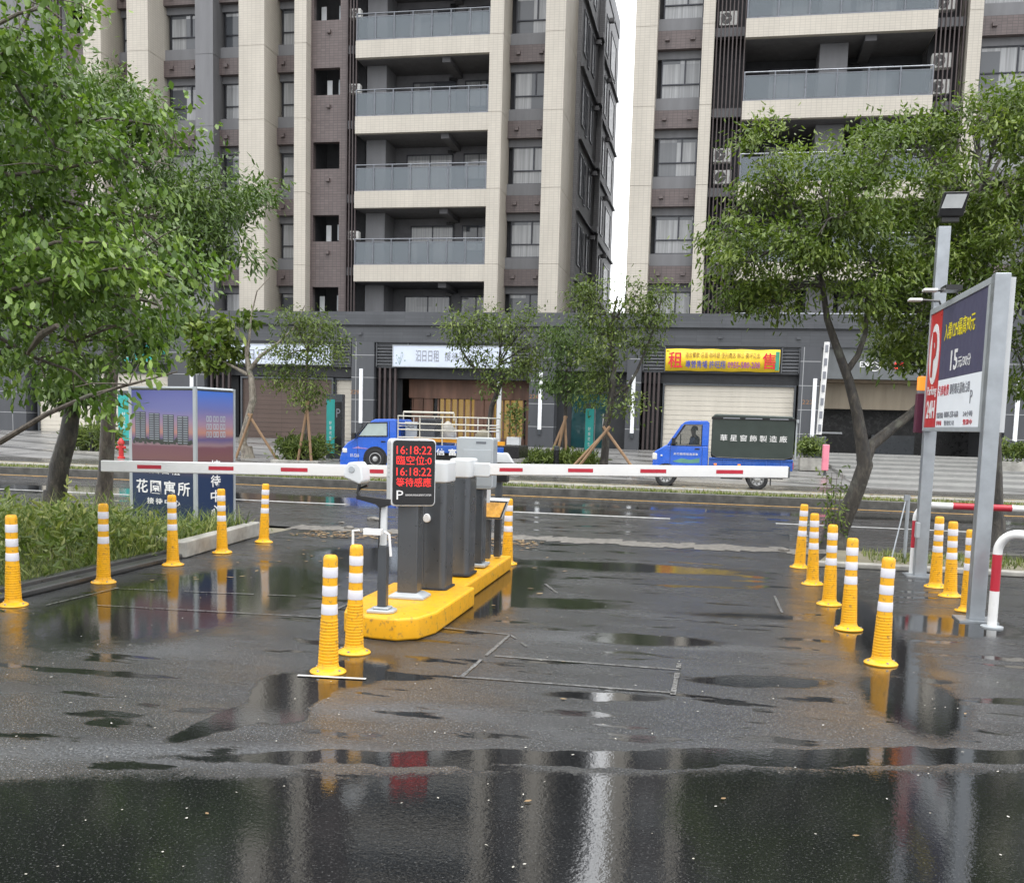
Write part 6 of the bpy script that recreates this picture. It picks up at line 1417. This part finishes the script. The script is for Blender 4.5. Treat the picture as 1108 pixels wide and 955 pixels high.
# ------------------------------------------------------------------ grass and litter
def blades(name, pts, hs, wd, m, bend=.5, seg=3):
    n = len(pts); a = rng.random(n) * 2 * math.pi; dx = np.column_stack([np.cos(a), np.sin(a), np.zeros(n)]); sd = np.column_stack([-np.sin(a), np.cos(a), np.zeros(n)])
    hs = hs[:, None]; be = bend * (.3 + rng.random((n, 1))) * hs; rows = []
    for i in range(seg + 1):
        q = i / seg; c = pts + dx * be * q ** 1.8; c[:, 2:3] += hs * (q - .28 * q ** 3 * (be / hs)); w = wd * (1 - q * .92) * .5 * (.6 + .8 * rng.random((n, 1)) if i == 0 else 1)
        rows += [c - sd * w, c + sd * w]
    V_ = np.stack(rows, 1).reshape(-1, 3); k = 2 * (seg + 1); idx = np.arange(n)[:, None] * k
    qd = np.concatenate([idx + np.array([2 * i, 2 * i + 1, 2 * i + 3, 2 * i + 2]) for i in range(seg)], 1).reshape(-1); N = n * seg
    me = bpy.data.meshes.new(name); me.vertices.add(len(V_)); me.vertices.foreach_set('co', V_.astype(np.float32).ravel()); me.loops.add(N * 4); me.loops.foreach_set('vertex_index', qd.astype(np.int32))
    me.polygons.add(N); me.polygons.foreach_set('loop_start', np.arange(0, N * 4, 4, dtype=np.int32)); me.polygons.foreach_set('loop_total', np.full(N, 4, np.int32)); me.update()
    at = me.attributes.new('tint', 'FLOAT', 'FACE'); at.data.foreach_set('value', np.repeat(rng.random(n), seg).astype(np.float32)); me.materials.append(M[m])
    o = bpy.data.objects.new(name, me); COL.objects.link(o); o['kind'] = 'stuff'; return o
def mound(x, y): 
    e = np.clip((-5.95 - x) / 1.6, 0, 1); f = np.clip((13.6 - y) / 1.0, 0, 1) * (1 - .7 * np.clip((y - 10.2) / 1.0, 0, 1))
    return (.02 + .22 * e + .05 * np.sin(x * 2.1) * np.sin(y * 1.7) * e) * f
gx, gy = np.meshgrid(np.linspace(-16, -5.9, 40), np.linspace(4.5, 13.9, 40)); gz = mound(gx, gy)
b = MB(); b.add(np.column_stack([gx.ravel(), gy.ravel(), gz.ravel()]), [(j * 40 + i, j * 40 + i + 1, (j + 1) * 40 + i + 1, (j + 1) * 40 + i) for j in range(39) for i in range(39)])
structure(b.build('verge_mound', M['soil'], smooth=True))
n = 34000; x = -5.95 - 5.5 * rng.random(n) ** 1.4; y = rng.uniform(5.2, 13.6, n)
k = ~((y > 10.9) & (x > -8.6) & (rng.random(n) < .98)); x, y = x[k], y[k]
hgt = (.24 + .62 * rng.random(len(x)) ** 1.4) * (.45 + .55 * np.clip((-5.9 - x) / .9, 0, 1)) * (.75 + .35 * np.sin(x * 1.9 + 1) * np.sin(y * 1.3)) * np.where(y > 10.9, .5, 1)
blades('tall_grass', np.column_stack([x, y, mound(x, y)]), hgt, .011, 'grass', 1.0)
n = 850; x = -5.95 - 3.0 * rng.random(n); y = rng.uniform(5.5, 11, n)
cs = np.column_stack([x, y, mound(x, y) + .25 * rng.random(n)]); o = leaf_obj('undergrowth', cs, np.column_stack([rng.normal(0, .5, (n, 2)), np.full(n, .6)]), .12, .035, M['grass'], None, per=5, spread=.07, droop=.1, flat=.4); o['kind'] = 'stuff'
n = 9000; x = np.concatenate([rng.uniform(-26, 12, n)]); y = 22.72 + 1.25 * rng.random(n) ** 1.3
blades('verge_grass', np.column_stack([x, y, np.full(n, .115)]), .05 + .07 * rng.random(n), .03, 'lawn', .7, 2)
n = 2600; x = rng.uniform(1.9, 9, n); y = rng.uniform(12.75, 13.7, n); blades('roadside_grass', np.column_stack([x, y, np.full(n, .05)]), .05 + .10 * rng.random(n), .014, 'lawn', .8, 2)
n = 700; x = np.where(rng.random(n) < .5, -6.0 - .6 * rng.random(n), rng.uniform(-7.6, -6.0, n)); y = rng.uniform(10.7, 12.6, n); k = (x > -7.5) ; x, y = x[k], y[k]
blades('plinth_weeds', np.column_stack([x, y, np.full(len(x), .115)]), .12 + .28 * rng.random(len(x)), .02, 'grass', 1.0)
# weed by the leaning tree
q = G(900, 596); t = thing('weed', (q[0], q[1] + .1, .04), 'tall reddish weed growing up the side of the leaning trunk', 'weed')
n = 42; zz = rng.random(n) ** .8; cs = np.column_stack([q[0] + rng.normal(0, .07, n) + .0 * zz, q[1] + .1 + rng.normal(0, .07, n), .1 + zz * .95]); leaf_obj('foliage', cs, rng.normal(0, 1, (n, 3)) + (0, 0, .4), .075, .028, M['leaf_olive'], t, per=5, spread=.035)
b = MB()
for k in range(4): b.tube([(q[0] + .03 * k - .05, q[1] + .1, .02), (q[0] + .05 * k - .08, q[1] + .1, .6), (q[0] + .07 * k - .12, q[1] + .1, 1.05)], [.008, .006, .003], 5)
b.build('stem', M['bark'], t)
# fallen leaves
def litter(name, x, y, z, s, m='dead_leaf'):
    n = len(x); cs = np.column_stack([x, y, np.full(n, z)])
    o = leaf_obj(name, cs, np.column_stack([rng.normal(0, 1, (n, 2)), np.zeros(n)]), s, s * .5, M[m], None, per=1, spread=.0, droop=0.0, flat=.95, twig=0, fold=.03)
    o['kind'] = 'stuff'
    me = o.data; co = np.empty(len(me.vertices) * 3, np.float32); me.vertices.foreach_get('co', co); co = co.reshape(-1, 3); co[:, 2] = z + .004 + np.abs(co[:, 2] - z) * .12; me.vertices.foreach_set('co', co.ravel()); me.update()
n = 420; litter('fallen_leaves', rng.uniform(-5.6, -2.2, n), 12.9 + rng.normal(.3, .25, n), .004, .09)
n = 700; litter('fallen_leaves', rng.uniform(3.5, 12, n), rng.uniform(22.8, 25.5, n), .118, .16)
n = 420; litter('fallen_leaves', rng.uniform(-5.4, 2.2, n), 2.9 + 9.0 * rng.random(n), .004, .016, 'pale_bit')
n = 26; litter('fallen_leaves', rng.uniform(-5.4, 2.2, n), 3.3 + 9.0 * rng.random(n), .004, .035)
n = 900; litter('leaf_litter', rng.uniform(-26, 4, n), rng.uniform(23.6, 25.8, n), .118, .14)
n = 60; litter('fallen_leaves', rng.uniform(-5.4, -1.5, n), rng.uniform(8.5, 12.5, n), .004, .07)
# pale stones by the road
for i, (px, py) in enumerate([(370, 566), (378, 572), (404, 563), (860, 600), (848, 596)]):
    q = G(px, py); r = .035 + .02 * (i % 3)
    bm = bmesh.new(); bmesh.ops.create_icosphere(bm, subdivisions=2, radius=r)
    for w in bm.verts: w.co = Vector((w.co.x * 1.5, w.co.y, w.co.z * .55)) * (1 + .25 * (random.random() - .5))
    me = bpy.data.meshes.new('stone'); bm.to_mesh(me); bm.free(); me.materials.append(M['grit']); o = bpy.data.objects.new('stone', me); COL.objects.link(o); o.location = (q[0], q[1], r * .3)
    tag(o, ['pale stone beside the leaf litter at the road edge', 'flat stone just before the leaf litter', 'brown stone nearest the camera pole at the road edge', 'stone at the road edge by the farthest bollard of the five', 'flat stone at the road edge short of the farthest bollard'][i], 'stone')
